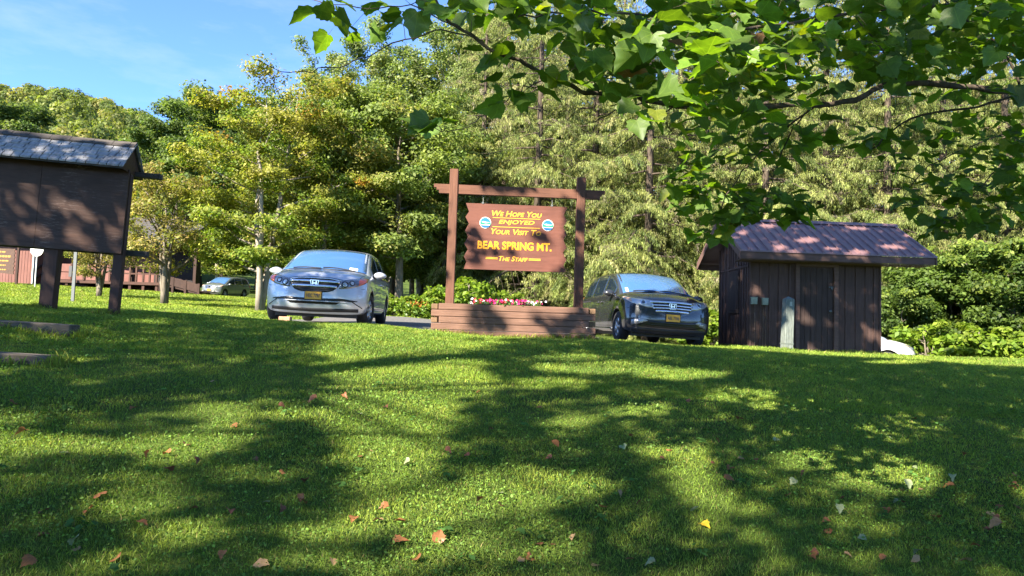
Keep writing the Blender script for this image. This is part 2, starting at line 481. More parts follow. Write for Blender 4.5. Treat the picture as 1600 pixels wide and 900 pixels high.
def make_grass(x, y, hgt, wid, base_rng):
    n = len(x); r = base_rng
    z = G(x, y)
    patch = fbm(x, y, .9, 3); patch2 = fbm(x, y, 4.5, 4)
    az = r.uniform(0, 2 * math.pi, n); lean = r.normal(0, .75, n)
    h = hgt * r.uniform(.45, 1.25, n) * (.75 + .5 * patch2)
    w = wid * r.uniform(.6, 1.3, n)
    dx, dy = np.cos(az), np.sin(az)
    lx, ly = r.normal(0, .55, n) * h, r.normal(0, .55, n) * h
    P = np.stack([x, y, z - .004], 1)
    side = np.stack([dx * w * .5, dy * w * .5, np.zeros(n)], 1)
    mid = P + np.stack([lx * .35, ly * .35, h * .6], 1)
    tip = P + np.stack([lx * 1.1, ly * 1.1, h * .95], 1)
    v = np.stack([P - side, P + side, mid + side * .8, tip, mid - side * .8], 1).reshape(-1, 3)
    i5 = np.arange(n)[:, None] * 5
    f = np.concatenate([i5 + np.array([[0, 1, 2, 4]]), ], 0)
    f2 = i5 + np.array([[4, 2, 3, 3]])
    g1_ = np.array([.195, .285, .030]); g2_ = np.array([.295, .355, .048]); g3_ = np.array([.125, .205, .030])
    k = np.clip(patch * 1.2 - .1, 0, 1)[:, None]; t = g3_ * (1 - k) + g1_ * k
    q = (np.clip(patch2 - .45, 0, 1) * 1.6)[:, None]; t = t * (1 - q) + g2_ * q
    dry = r.random(n) < .05
    t[dry] = np.array([.26, .21, .07])
    t *= np.exp(r.normal(0, .28, n))[:, None]
    return v, f, f2, np.repeat(t, 5, axis=0)
gmat = leafmat('grass blades', trans=.38, gloss=.015, rough=.6, tcol=(1.1, 1.2, .4))
V, Fq, Ft, T = [], [], [], []
base = 0
specs = [(440000, 1.6, 8.0, 1.5, .031, .0036), (360000, 7.5, 15.5, 1.2, .042, .0075), (70000, 14, 24, 1.0, .06, .018)]
for n, y0, y1, p, h, w in specs:
    x, y = grass_pts(n, y0, y1, p)
    k = clear_of(x, y); x, y = x[k], y[k]
    v, f, f2, t = make_grass(x, y, h, w * (y / (.5 * (y0 + y1))) ** .5, rng)
    V.append(v); Fq.append(f + base); Ft.append(f2 + base); T.append(t); base += len(v)
# far lawn on the left
n = 190000
y = rng.uniform(22, 56, n); x = rng.uniform(-48, -3, n)
x = -(.10 + rng.random(n) * .78) * y
k = clear_of(x, y); x, y = x[k], y[k]
v, f, f2, t = make_grass(x, y, .065, .024, rng)
V.append(v); Fq.append(f + base); Ft.append(f2 + base); T.append(t * np.array([1.15, 1.08, 1.0])); base += len(v)
# longer uncut grass against posts, planter, steps and shed
tx, ty = [], []
def tufts(x0, y0, x1, y1, n, sp):
    u = rng.random(n); tx.extend(x0 + (x1 - x0) * u + rng.normal(0, sp, n)); ty.extend(y0 + (y1 - y0) * u + rng.normal(0, sp, n))
tufts(-1.55, 13.12, 1.55, 13.28, 1500, .035); tufts(5.3, 15.90, 8.4, 16.02, 900, .04); tufts(5.2, 15.95, 5.2, 18.0, 500, .05)
for cx0, cy0 in ((-5.95, 10.42), (-6.83, 10.28)): tufts(cx0 - .12, cy0, cx0 + .12, cy0, 260, .06)
q_ = W(1229, 540, 15.2); tufts(q_[0] - .12, 15.17, q_[0] + .12, 15.17, 160, .05)
for px0, px1, Y_, yt in ((-60, 115, 7.96, 506), (-60, 78, 6.26, 558)):
    a_, b2 = W(px0, yt, Y_), W(px1, yt, Y_); tufts(a_[0], Y_ - .04, b2[0], Y_ - .02, 90, .02); tufts(b2[0], Y_, b2[0], Y_ + .25, 130, .04)
x, y = np.array(tx), np.array(ty)
v, f, f2, t = make_grass(x, y, .10, .011, rng)
V.append(v); Fq.append(f + base); Ft.append(f2 + base); T.append(t * np.array([1.25, 1.05, 1.2])); base += len(v)
# clover and low weeds: round leaflets lying in the turf
n = 170000
x, y = grass_pts(n, 1.8, 12, 1.4)
k = clear_of(x, y) & (fbm(x, y, 1.1, 11) + rng.normal(0, .14, n) > .46); x, y = x[k], y[k]
c = np.stack([x, y, G(x, y) + rng.uniform(.012, .045, len(x))], 1)
nr = rng.normal(0, .42, c.shape); nr[:, 2] += 1
tt = np.array([.120, .215, .036]) * np.exp(rng.normal(0, .32, (len(x), 1)))
v, f, t = leaf_quads(c, nr, rng.uniform(.010, .022, len(x)) * (y / 5) ** .35, tt, rng, elong=1.05)
V.append(v); Fq.append(f + base); T.append(t); base += len(v)
# a few broad-leaved weeds
n = 170
x0, y0 = grass_pts(n, 2.2, 9, 1.2)
cx, cy, cn = [], [], []
for i in range(n):
    m = rng.integers(4, 8)
    a = rng.uniform(0, 6.28, m)
    cx += list(x0[i] + np.cos(a) * .035); cy += list(y0[i] + np.sin(a) * .035); cn += [(math.cos(q) * .45, math.sin(q) * .45, 1) for q in a]
cx, cy, cn = np.array(cx), np.array(cy), np.array(cn)
k = clear_of(cx, cy); cx, cy, cn = cx[k], cy[k], cn[k]
c = np.stack([cx, cy, G(cx, cy) + rng.uniform(.03, .06, len(cx))], 1)
v, f, t = leaf_quads(c, cn, rng.uniform(.024, .045, len(cx)), np.array([.075, .17, .035]) * np.exp(rng.normal(0, .2, (len(cx), 1))), rng, elong=1.3)
V.append(v); Fq.append(f + base); T.append(t); base += len(v)
Vv = np.concatenate(V); Tt = np.concatenate(T)
# quads and tip triangles go into one mesh
fq = np.concatenate(Fq); ft = np.concatenate(Ft)[:, :3]
me = bpy.data.meshes.new('grass')
me.vertices.add(len(Vv)); me.vertices.foreach_set('co', Vv.astype(np.float32).ravel())
nl = fq.size + ft.size
me.loops.add(nl); me.loops.foreach_set('vertex_index', np.concatenate([fq.ravel(), ft.ravel()]).astype(np.int32))
me.polygons.add(len(fq) + len(ft))
me.polygons.foreach_set('loop_start', np.concatenate([np.arange(0, fq.size, 4), fq.size + np.arange(0, ft.size, 3)]).astype(np.int32))
a = me.attributes.new('tint', 'FLOAT_COLOR', 'POINT')
tc4 = np.ones((len(Vv), 4), np.float32); tc4[:, :3] = Tt; a.data.foreach_set('color', tc4.ravel())
me.materials.append(gmat); me.update(calc_edges=True)
tag(link(bpy.data.objects.new('grass', me)), 'short mown grass with clover and small weeds', 'grass', kind='stuff')

# ------------------------------------------------------------------ trees
BARK = {}
def bark(name, c1, c2):
    return wood(name, c1, c2, (9, 9, 1.5), .9, .8, scale=2.0, spec=.1)
bark_grey = bark('grey bark', (.10, .085, .065), (.24, .21, .165))
bark_pale = bark('pale bark', (.20, .175, .14), (.38, .34, .28))
bark_dark = bark('dark bark', (.045, .036, .028), (.12, .095, .075))
leaf_far = leafmat('tree leaves', trans=.5, gloss=.012, rough=.55)
needle = leafmat('conifer sprays', trans=.45, gloss=.02, rough=.6, tcol=(1.1, 1.1, .5))

def deciduous(seed, H, Rad, base, nleaf, lsize, pal, barkm, clump=.62, flat=.42, stems=1, nlimb=24, r0=.16, twig_r=.008, up=.25, power=.6, twigs=True, bend=.25):
    """returns (trunk mesh, crown mesh)"""
    r = np.random.default_rng(seed)
    mb = MB(); tips = []; tops = []
    for s in range(stems):
        a = 2 * math.pi * s / stems + r.uniform(0, 1)
        lean = (0 if stems == 1 else .10) + r.uniform(0, .04)
        pts = []; rad = []
        hs = H * (1 if s == 0 else r.uniform(.72, .95))
        for k in range(9):
            t = k / 8
            pts.append((math.cos(a) * lean * hs * t + r.normal(0, .012) * hs * t, math.sin(a) * lean * hs * t + r.normal(0, .012) * hs * t, hs * .93 * t))
            rad.append(r0 * (1 - t) ** .8 * (1.0 if stems == 1 else .75) + .012)
        rad[0] *= 1.35
        mb.tube(pts, rad, 8)
        P = np.array(pts)
        nlb = nlimb // stems
        for i in range(nlb):
            t = base / hs + (0.97 - base / hs) * ((i + r.uniform(.2, .8)) / nlb)
            h = t * hs * .93
            o = np.array([np.interp(h, P[:, 2], P[:, 0]), np.interp(h, P[:, 2], P[:, 1]), h])
            az = i * 2.399 + r.uniform(-.5, .5) + s
            q = (h - base) / max(hs - base, .1)
            L = Rad * (max(math.sin(math.pi * (.16 + .80 * q)), .05)) ** power * r.uniform(.72, 1.12)
            d = np.array([math.cos(az), math.sin(az), 0])
            rise = up * L * r.uniform(.5, 1.5) + q * L * .35
            lp = [o, o + d * L * .35 + np.array([0, 0, rise * .30]), o + d * L * .7 + np.array([0, 0, rise * .75]) + r.normal(0, .05, 3) * L, o + d * L + np.array([0, 0, rise * (1 - bend * .4)])]
            lr = max(.02, r0 * .42 * (1 - q * .75))
            mb.tube(lp, [lr, lr * .7, lr * .45, twig_r], 5)
            lp = np.array(lp)
            nsub = 5
            for j in range(nsub):
                u = .30 + .70 * (j + r.uniform(0, .9)) / nsub
                b0 = np.array([np.interp(u, [0, .35, .7, 1], lp[:, k]) for k in range(3)])
                sd = 1 if (j % 2) else -1
                ld = np.cross(d, [0, 0, 1]) * sd
                sl = L * r.uniform(.18, .42) * (1.15 - u * .5)
                e = b0 + ld * sl * .8 + d * sl * .5 + np.array([0, 0, sl * r.uniform(-.1, .55)])
                if twigs: mb.tube([b0, (b0 + e) / 2 + np.array([0, 0, .06 * sl]), e], [lr * .35, lr * .22, twig_r * .7], 4, cap=False)
                tips.append((e, d * .6 + ld * .3)); tips.append((b0 * .45 + e * .55, d * .4))
            tips.append((lp[-1], d))
        tips.append((P[-1], np.array([0, 0, 1])))
    C = np.array([t[0] for t in tips]); D = np.array([t[1] for t in tips])
    nc = len(C)
    wgt = r.uniform(.25, 1.6, nc); wgt /= wgt.sum()
    own = r.choice(nc, nleaf, p=wgt)
    sz = clump * r.uniform(.65, 1.25, nc)
    off = r.normal(size=(nleaf, 3)); off /= np.linalg.norm(off, axis=1, keepdims=True); off *= r.random((nleaf, 1)) ** .45
    off[:, 2] *= flat
    c = C[own] + off * sz[own][:, None]
    nr = D[own] * .5 + off * .5 + r.normal(0, .55, (nleaf, 3)); nr[:, 2] += .75
    ctint = pal(r, C, H, Rad)
    tint = ctint[own] * np.exp(r.normal(0, .24, (nleaf, 1)))
    v, f, t = leaf_quads(c, nr, lsize * r.uniform(.65, 1.3, nleaf), tint, r)
    tm = mb
    return tm, (v, f, t)
def conifer(seed, H, Lmax, nstr, pal, low=1.0):
    r = np.random.default_rng(seed)
    mb = MB()
    mb.tube([(0, 0, 0), (.05, 0, H * .5), (0, .04, H)], [.24, .13, .02], 8)
    cs, ds, ln, bid = [], [], [], []
    h = low; i = 0; nb = 0
    while h < H - .5:
        q = h / H
        for k in range(5):
            az = i * 1.1 + k * 2 * math.pi / 5 + r.uniform(-.35, .35)
            L = (Lmax * (1 - q) ** .75 + .5) * r.uniform(.55, 1.2)
            d = np.array([math.cos(az), math.sin(az), 0]); ld = np.array([-d[1], d[0], 0])
            droop = L * r.uniform(.10, .36) * (1 - .5 * q)
            hh = h + r.uniform(-.3, .3)
            lp = np.array([[0, 0, hh], *(d * L * .4 + [0, 0, hh - droop * .15],), *(d * L * .75 + [0, 0, hh - droop * .75],), *(d * L + [0, 0, hh - droop * .8],)])
            mb.tube(lp, [.05 * (1 - q) + .012, .03 * (1 - q) + .01, .014, .005], 4, cap=False)
            nsub = max(4, int(L / .17)); bare = r.random() < .10
            for j in range(nsub):
                u = .18 + .82 * (j + r.uniform(0, 1)) / nsub
                p0 = np.array([np.interp(u, [0, .4, .75, 1], lp[:, a]) for a in range(3)])
                sd = (1 if j % 2 else -1); sl = (1.15 - .75 * u) * L * r.uniform(.22, .48)
                e = p0 + (ld * sd * .8 + d * .45) * sl + np.array([0, 0, -sl * r.uniform(.15, .75)])
                if j % 2 == 0 or bare: mb.tube([p0, (p0 + e) / 2 + np.array([0, 0, .08 * sl]), e], [.011, .007, .003], 3, cap=False)
                if bare and r.random() < .7: continue
                m = max(4, int(nstr * sl * .62))
                t = r.random(m) ** .8
                P = p0 + (e - p0) * t[:, None] + np.array([0, 0, .1 * sl]) * (4 * t * (1 - t))[:, None] + r.normal(0, .035, (m, 3))
                cs.append(P); ds.append(r.normal(0, .75, (m, 3)) + d * .35); ln.append(r.uniform(.04, .115, m) * r.uniform(.6, 1.5)); bid.append(np.full(m, nb)); nb += 1
        h += r.uniform(.55, .9); i += 1
    C = np.concatenate(cs); D = np.concatenate(ds); L = np.concatenate(ln); B = np.concatenate(bid); n = len(C)
    # each spray: a short drooping tapered ribbon
    az = r.uniform(0, 6.28, n); s = np.stack([np.cos(az), np.sin(az), r.normal(0, .5, n)], 1)
    wdt = (L * r.uniform(.09, .18, n))[:, None]
    mid = C + D * (L * .40)[:, None] + np.array([0, 0, -1]) * (L * .25)[:, None]
    end = C + D * (L * .55)[:, None] + np.array([0, 0, -1]) * (L * .85)[:, None]
    v = np.stack([C, mid - s * wdt, end, mid + s * wdt], 1).reshape(-1, 3)
    f = np.arange(n * 4).reshape(-1, 4)
    base_t = pal(r, np.zeros((nb, 3)))[B]
    t = np.repeat(base_t * np.exp(r.normal(0, .26, (n, 1))), 4, axis=0)
    print('conifer sprays', n)
    return mb, (v, f, t)

def palette(cols, w, grad=None):
    cols = np.array(cols); w = np.array(w, float); w /= w.sum()
    def f(r, C, *a):
        i = r.choice(len(cols), len(C), p=w)
        return cols[i] * np.exp(r.normal(0, .10, (len(C), 1)))
    return f
def maple_pal(r, C, H, Rad):
    k = np.clip(C[:, 2] / H + r.normal(0, .16, len(C)), 0, 1)
    lo = np.array([.225, .272, .045]); hi = np.array([.295, .262, .055]); gr = np.array([.14, .205, .026])
    c = lo + (hi - lo) * k[:, None]
    g = r.random(len(C)) < .30
    c[g] = gr
    o = r.random(len(C)) < (.12 * (k - .45))
    c[o] = np.array([.38, .225, .045])
    return c
P_green = palette([(.155, .21, .048), (.20, .25, .056), (.115, .17, .042), (.24, .25, .06), (.29, .24, .06)], [4, 4, 3, 2, .3])
P_ash = palette([(.165, .215, .070), (.20, .245, .082), (.12, .17, .052), (.235, .26, .10)], [4, 4, 2, 2])
P_dark = palette([(.09, .14, .036), (.12, .17, .042), (.07, .11, .032), (.15, .195, .048)], [4, 4, 3, 2])
P_pale = palette([(.16, .185, .045), (.2, .21, .06), (.12, .15, .03), (.23, .2, .06)], [4, 3, 2, 1])
P_apple = palette([(.22, .205, .05), (.27, .22, .07), (.17, .19, .04), (.26, .18, .06)], [4, 3, 3, 1])
P_bush = palette([(.075, .125, .022), (.10, .155, .026), (.055, .095, .02), (.15, .20, .032)], [4, 4, 3, 2])
P_low = palette([(.16, .24, .02), (.12, .2, .02), (.2, .26, .03)], [4, 3, 2])
P_con = palette([(.205, .245, .060), (.25, .275, .078), (.155, .20, .045), (.27, .265, .10), (.22, .195, .12), (.11, .155, .035)], [4, 4, 3, 1.4, .7, 2.0])

protos = {}
def proto(key, data, barkm, leafm):
    mb, (v, f, t) = data
    me = bpy.data.meshes.new(key + ' trunk'); me.from_pydata(mb.v, [], mb.f); me.materials.append(barkm)
    me.polygons.foreach_set('use_smooth', [True] * len(me.polygons))
    protos[key] = (me, np_mesh(key + ' crown', v, f, leafm, t))
proto('maple', deciduous(1, 9.8, 3.05, 1.3, 48000, .088, maple_pal, bark_pale, clump=.60, flat=.46, stems=3, nlimb=42, r0=.16, twig_r=.008), bark_pale, leaf_far)
proto('maple2', deciduous(2, 8.4, 2.6, .9, 34000, .09, maple_pal, bark_pale, clump=.58, flat=.5, stems=2, nlimb=32, r0=.16), bark_pale, leaf_far)
proto('green', deciduous(3, 10, 3.0, 1.9, 56000, .10, P_green, bark_grey, clump=.74, flat=.5, nlimb=34, r0=.17), bark_grey, leaf_far)
proto('green2', deciduous(4, 10, 3.3, 2.6, 50000, .105, P_green, bark_grey, clump=.78, flat=.5, nlimb=30, r0=.19), bark_grey, leaf_far)
proto('ash', deciduous(5, 21, 3.6, 6.0, 52000, .15, P_ash, bark_pale, clump=.85, flat=.7, stems=2, nlimb=44, r0=.22, up=.7, twig_r=.02), bark_pale, leaf_far)
proto('ash2', deciduous(6, 21, 3.2, 8.0, 30000, .15, P_ash, bark_pale, clump=.8, flat=.8, stems=2, nlimb=38, r0=.2, up=.9, twig_r=.022), bark_pale, leaf_far)
proto('oak', deciduous(7, 18, 5.2, 2.5, 52000, .21, P_dark, bark_dark, clump=1.15, flat=.6, nlimb=40, r0=.35, up=.35, twigs=False), bark_dark, leaf_far)
proto('pale', deciduous(8, 16, 4.6, 2.0, 40000, .21, P_pale, bark_grey, clump=1.1, flat=.65, nlimb=34, r0=.28, up=.4, twigs=False), bark_grey, leaf_far)
proto('apple', deciduous(9, 5.2, 2.25, 1.25, 13000, .078, P_apple, bark_grey, clump=.42, flat=.7, stems=3, nlimb=30, r0=.14, up=.5, twig_r=.012, bend=1.2), bark_grey, leaf_far)
proto('bush', deciduous(10, 4.6, 2.0, .15, 24000, .115, P_bush, bark_grey, clump=.5, flat=.55, stems=3, nlimb=30, r0=.06), bark_grey, leaf_far)
proto('low', deciduous(11, 1.3, .95, .05, 2600, .11, P_low, bark_grey, clump=.26, flat=.6, stems=3, nlimb=15, r0=.02, twig_r=.004), bark_grey, leaf_far)
proto('conifer', conifer(12, 19, 4.2, 190, P_con), bark_dark, needle)
proto('conifer2', conifer(13, 22, 3.8, 170, P_con, low=.7), bark_dark, needle)
proto('conifer3', conifer(14, 17, 4.6, 200, P_con, low=.5), bark_dark, needle)

def plant(key, name, label, cat, px, Y, s=1.0, group=None, rz=None, sx=1.0, lean=0.0):
    x, y, z = on_ground(px, Y)
    o = thing(name, label, cat, (x, y, z - .05), rng.uniform(0, 6.28) if rz is None else rz, group)
    o.scale = (s * sx, s * sx, s * (1.18 if key.startswith('conifer') else 1.0))
    tm, cm = protos[key]
    link(bpy.data.objects.new('trunk', tm), o); link(bpy.data.objects.new('crown', cm), o)
    return o
GM = 'deciduous trees along the far edge of the car park'
plant('maple', 'maple_tree', 'tall yellowing maple with orange sprays, its pale trunk beside the silver minivan', 'tree', 405, 27.5, 1.0, rz=.4)
plant('maple2', 'maple_tree', 'smaller yellow green maple rising over the silver minivan roof', 'tree', 497, 30, 1.0, rz=2.0)
plant('maple2', 'maple_tree', 'yellowing maple standing beyond the far parked car', 'tree', 338, 62, 1.45, rz=4.1)
plant('green', 'maple_tree', 'green maple with layered boughs right behind the silver minivan', 'tree', 566, 33, 1.02, rz=1.0)
plant('green2', 'maple_tree', 'green maple with bare trunk between the silver minivan and the left sign post', 'tree', 622, 30.5, 1.0, rz=2.2)
plant('green', 'maple_tree', 'green maple directly behind the left sign post', 'tree', 690, 35, .98, rz=3.3)
plant('green2', 'maple_tree', 'green maple behind the gap between the two yellow maples', 'tree', 448, 37, 1.05, rz=5.0)
plant('green2', 'maple_tree', 'dark green maple filling the wood edge behind the sign board', 'tree', 655, 39, 1.0, rz=.2)
GA = 'tall grey green ashes behind the maples'
for i, (px, Y, k, s, lb) in enumerate([
    (438, 60, 'ash', .72, 'grey green ash, leftmost and lowest of the tall row'), (505, 55, 'ash', .86, 'tall grey green ash whose crown ends the open sky'),
    (552, 52, 'ash2', .90, 'tall thin grey green ash, second behind the maples'), (603, 54, 'ash', .96, 'tall grey green ash above the green maple'),
    (655, 51, 'ash2', .98, 'tall ash left of the bare pale stems'), (708, 50, 'ash2', 1.0, 'tall sparse ash with many bare pale stems'),
    (760, 53, 'ash', 1.06, 'tall grey green ash right of the bare pale stems'), (820, 56, 'ash', 1.1, 'tall ash at the edge of the drooping conifers')]):
    plant(k, 'ash_tree', lb, 'tree', px, Y, s, GA, rz=i * 1.3)
plant('oak', 'oak_tree', 'dark green spreading tree above the notice board roof end', 'tree', 262, 66, .86, rz=.5)
plant('oak', 'oak_tree', 'tallest dark green tree standing out against the sky', 'tree', 345, 62, .95, rz=2.5)
plant('oak', 'oak_tree', 'dark green tree between the tall skyline tree and the maple', 'tree', 305, 72, 1.0, rz=4.0)
plant('oak', 'oak_tree', 'dark green tree at the far left edge of the valley', 'tree', -15, 88, 1.15, rz=1.2)
GP = 'pale green trees at the foot of the hill'
for i, (px, Y, s) in enumerate([(60, 84, .95), (118, 92, 1.0), (175, 82, .92), (212, 95, 1.05), (238, 76, .75), (30, 100, 1.0), (150, 110, 1.1), (90, 120, 1.1), (-60, 90, 1.0)]):
    plant('pale', 'broadleaf_tree', 'pale yellow green tree at the foot of the wooded hill', 'tree', px, Y, s, GP, rz=i * .9)
plant('apple', 'apple_tree', 'old apple tree with forked grey trunk and thin pale leaves beside the cabin ramp', 'tree', 255, 27.5, 1.0, rz=.6)
plant('apple', 'apple_tree', 'smaller leaning apple tree seen beneath the notice board', 'tree', 152, 31, .72, rz=2.4)
GC = 'drooping conifers behind the car park'
for i, (px, Y, k, s, lb) in enumerate([
    (745, 36, 'conifer3', .95, 'leftmost drooping conifer, beside the green maples behind the sign'),
    (835, 33, 'conifer', 1.0, 'drooping conifer directly behind the sign board'),
    (925, 34, 'conifer2', 1.0, 'drooping conifer behind the right sign post'),
    (1010, 31.5, 'conifer3', 1.0, 'drooping conifer behind the dark minivan roof'),
    (1100, 33.5, 'conifer', 1.05, 'drooping conifer between the dark minivan and the shed'),
    (1195, 31, 'conifer3', 1.0, 'drooping conifer behind the left end of the shed roof'),
    (1290, 32, 'conifer2', .95, 'drooping conifer behind the middle of the shed roof'),
    (1385, 30.5, 'conifer', 1.0, 'drooping conifer behind the right end of the shed roof'),
    (1475, 32, 'conifer3', 1.05, 'drooping conifer right of the shed, over the bushes'),
    (1575, 31, 'conifer', 1.0, 'rightmost drooping conifer in view, over the leafy bushes')]):
    plant(k, 'conifer_tree', lb, 'tree', px, Y, s, GC, rz=i * 1.7)
for i, (px, Y, k) in enumerate([(780, 42, 'conifer2'), (880, 40, 'conifer3'), (965, 41, 'conifer'), (1055, 40, 'conifer2'), (1150, 41, 'conifer3'), (1245, 40, 'conifer'), (1335, 39, 'conifer2'), (1430, 40, 'conifer3'), (1530, 40, 'conifer'), (1640, 34, 'conifer2'), (1720, 36, 'conifer')]):
    plant(k, 'conifer_tree', 'drooping conifer in the second row, glimpsed through the front trees', 'tree', px, Y, 1.1, 'second row of drooping conifers', rz=i * 2.1)
for i, (px, Y, s) in enumerate([(470, 76, .85), (540, 80, .95), (610, 72, 1.0), (680, 78, 1.05), (750, 70, 1.0), (830, 74, 1.1), (900, 66, 1.1), (990, 70, 1.15), (1090, 66, 1.1), (1190, 70, 1.2), (1290, 64, 1.1), (1400, 68, 1.2), (1500, 62, 1.1), (1610, 66, 1.2), (400, 84, .85)]):
    plant('oak', 'broadleaf_tree', 'dark broadleaf tree deep in the wood behind the front trees', 'tree', px, Y, s, 'trees deep in the wood', rz=i * .7)
for i, (px, Y) in enumerate([(560, 42), (600, 45), (642, 43), (690, 46), (520, 46), (730, 45)]):
    plant('green2', 'broadleaf_tree', 'green understorey tree in the dark wood behind the maples', 'tree', px, Y, .9, 'understorey trees behind the maples', rz=i * 1.1)
GB = 'leafy bushes right of the shed'
for i, (px, Y, k, s, lb) in enumerate([
    (1408, 24.5, 'bush', .62, 'bright bush immediately behind the white car'), (1450, 27, 'bush', .95, 'dark leafy shrub behind the shed corner'),
    (1497, 25.5, 'bush', .95, 'tall leafy bush, second from the shed'), (1548, 27, 'bush', 1.05, 'tall dense bush in the middle of the right thicket'),
    (1592, 24, 'bush', .92, 'bright leafy bush at the right edge of the photo'), (1650, 25, 'bush', 1.1, 'leafy bush just beyond the right edge'),
    (1520, 21.5, 'low', 1.1, 'low bright bush in front of the thicket'), (1575, 21, 'low', 1.0, 'low bush at the grass edge on the right'), (1452, 22, 'low', 1.15, 'low round bush beside the white car bonnet'), (1620, 21, 'low', 1.1, 'low bush beyond the right frame edge')]):
    plant(k, 'leafy_bush', lb, 'bush', px, Y, s, GB, rz=i * 1.9)
GL = 'low plants along the wood edge behind the planter'
for i, (px, Y, s, lb) in enumerate([
    (612, 25.4, .62, 'low yellow green plant beside the silver minivan rear'), (640, 25.2, .55, 'low bright plant in front of the forest trunk'),
    (668, 25.3, .72, 'low leafy plant left of the timber planter'), (700, 25.6, 1.0, 'leafy plant just behind the left sign post'),
    (727, 25.2, 1.15, 'leafy bush under the left half of the sign board'), (757, 25.8, 1.0, 'leafy plant behind the planter flowers'),
    (590, 26, .7, 'low plant hidden partly by the silver minivan'), (800, 26.5, .9, 'dark leafy plant beneath the sign board'), (1085, 26.5, 1.0, 'leafy bush behind the dark minivan bonnet'), (1118, 25.5, 1.1, 'leafy bush between the dark minivan and the shed')]):
    plant('low', 'leafy_plant', lb, 'plant', px, Y, s, GL, rz=i * 1.3)

# ------------------------------------------------------------------ the wooded hill: one far-off mass
C_, N_, S_, T_ = [], [], [], []
for i in range(1750):
    if i < 1400: az = rng.uniform(-.82, -.40); d = 105 + 330 * rng.random() ** .8
    else: az = rng.uniform(-.40, .75); d = 90 + 260 * rng.random()
    x, y = d * math.sin(az), d * math.cos(az)
    z = g1(x, y)
    hh = rng.uniform(8, 14); rr = rng.uniform(2.2, 3.9)
    m = 190 if i < 1400 else 80
    th = rng.uniform(0, 6.28, m); cz = rng.uniform(-.35, 1, m); sr = np.sqrt(1 - np.clip(cz, -1, 1) ** 2)
    nn = np.stack([np.cos(th) * sr, np.sin(th) * sr, cz], 1)
    rad = rr * rng.uniform(.72, 1.06, (m, 1))
    C_.append(np.array([x, y, z + hh - rr]) + nn * rad * np.array([1, 1, 1.15])); N_.append(nn + rng.normal(0, .45, (m, 3)))
    S_.append(rng.uniform(.5, 1.1, m))
    col = np.array([[.155, .185, .045], [.19, .205, .055], [.12, .155, .04], [.22, .21, .06], [.10, .135, .035]][rng.integers(5)]) * math.exp(rng.normal(0, .12))
    T_.append(np.tile(col, (m, 1)) * np.exp(rng.normal(0, .18, (m, 1))))
v, f, t = leaf_quads(np.concatenate(C_), np.concatenate(N_), np.concatenate(S_), np.concatenate(T_), rng, elong=1.25)
tag(link(bpy.data.objects.new('hillside_wood', np_mesh('hillside_wood', v, f, leaf_far, t))), 'far wooded hillside under the blue sky', 'woodland', kind='stuff')
# ------------------------------------------------------------------ stains and paints
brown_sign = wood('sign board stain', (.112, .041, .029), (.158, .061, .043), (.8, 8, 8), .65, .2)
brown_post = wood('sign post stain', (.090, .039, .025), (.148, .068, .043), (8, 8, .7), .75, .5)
brown_beam = wood('sign beam stain', (.095, .041, .026), (.152, .068, .043), (.7, 8, 8), .75, .5)
planter_wood = wood('planter timber', (.125, .068, .048), (.215, .122, .086), (.6, 7, 9), .85, .7, worn=(.29, .19, .125), worn_amt=.60)
endgrain = wood('timber end grain', (.12, .075, .045), (.20, .125, .07), (6, 6, 6), .9, .6)
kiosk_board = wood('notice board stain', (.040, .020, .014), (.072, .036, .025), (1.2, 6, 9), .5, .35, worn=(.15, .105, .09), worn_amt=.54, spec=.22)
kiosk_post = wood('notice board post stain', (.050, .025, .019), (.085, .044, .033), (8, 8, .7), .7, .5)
shingle = wood('weathered shingle', (.17, .17, .18), (.36, .36, .375), (7, 1.6, 1.6), .75, .5, scale=2.5)
oldwood = wood('old grey timber', (.035, .030, .027), (.10, .088, .08), (1, 6, 8), .85, .7)
tie = wood('railway tie', (.06, .048, .036), (.16, .135, .105), (.8, 7, 7), .9, .8)
shed_wall = wood('shed stain', (.062, .036, .030), (.105, .062, .052), (9, 9, .6), .8, .5, worn=(.15, .095, .07), worn_amt=.68)
shed_trim = wood('shed trim stain', (.095, .054, .043), (.155, .092, .073), (.8, 7, 7), .75, .4)
shed_door = wood('shed door stain', (.040, .025, .022), (.070, .045, .038), (9, 9, .6), .8, .5, worn=(.16, .11, .085), worn_amt=.66)
metal_roof = mat('brown metal roofing', (.170, .096, .096), .42, metal=.0, spec=.6, var=.10, scale=2.5)
yellow = mat('yellow routed paint', (.80, .40, .030), .5)
gold = mat('orange yellow routed paint', (.84, .35, .014), .5)
white = mat('white paint', (.78, .78, .76), .5)
steel = mat('galvanised steel', (.10, .11, .112), .65, metal=.2)
black = mat('matt black', (.012, .012, .013), .7)

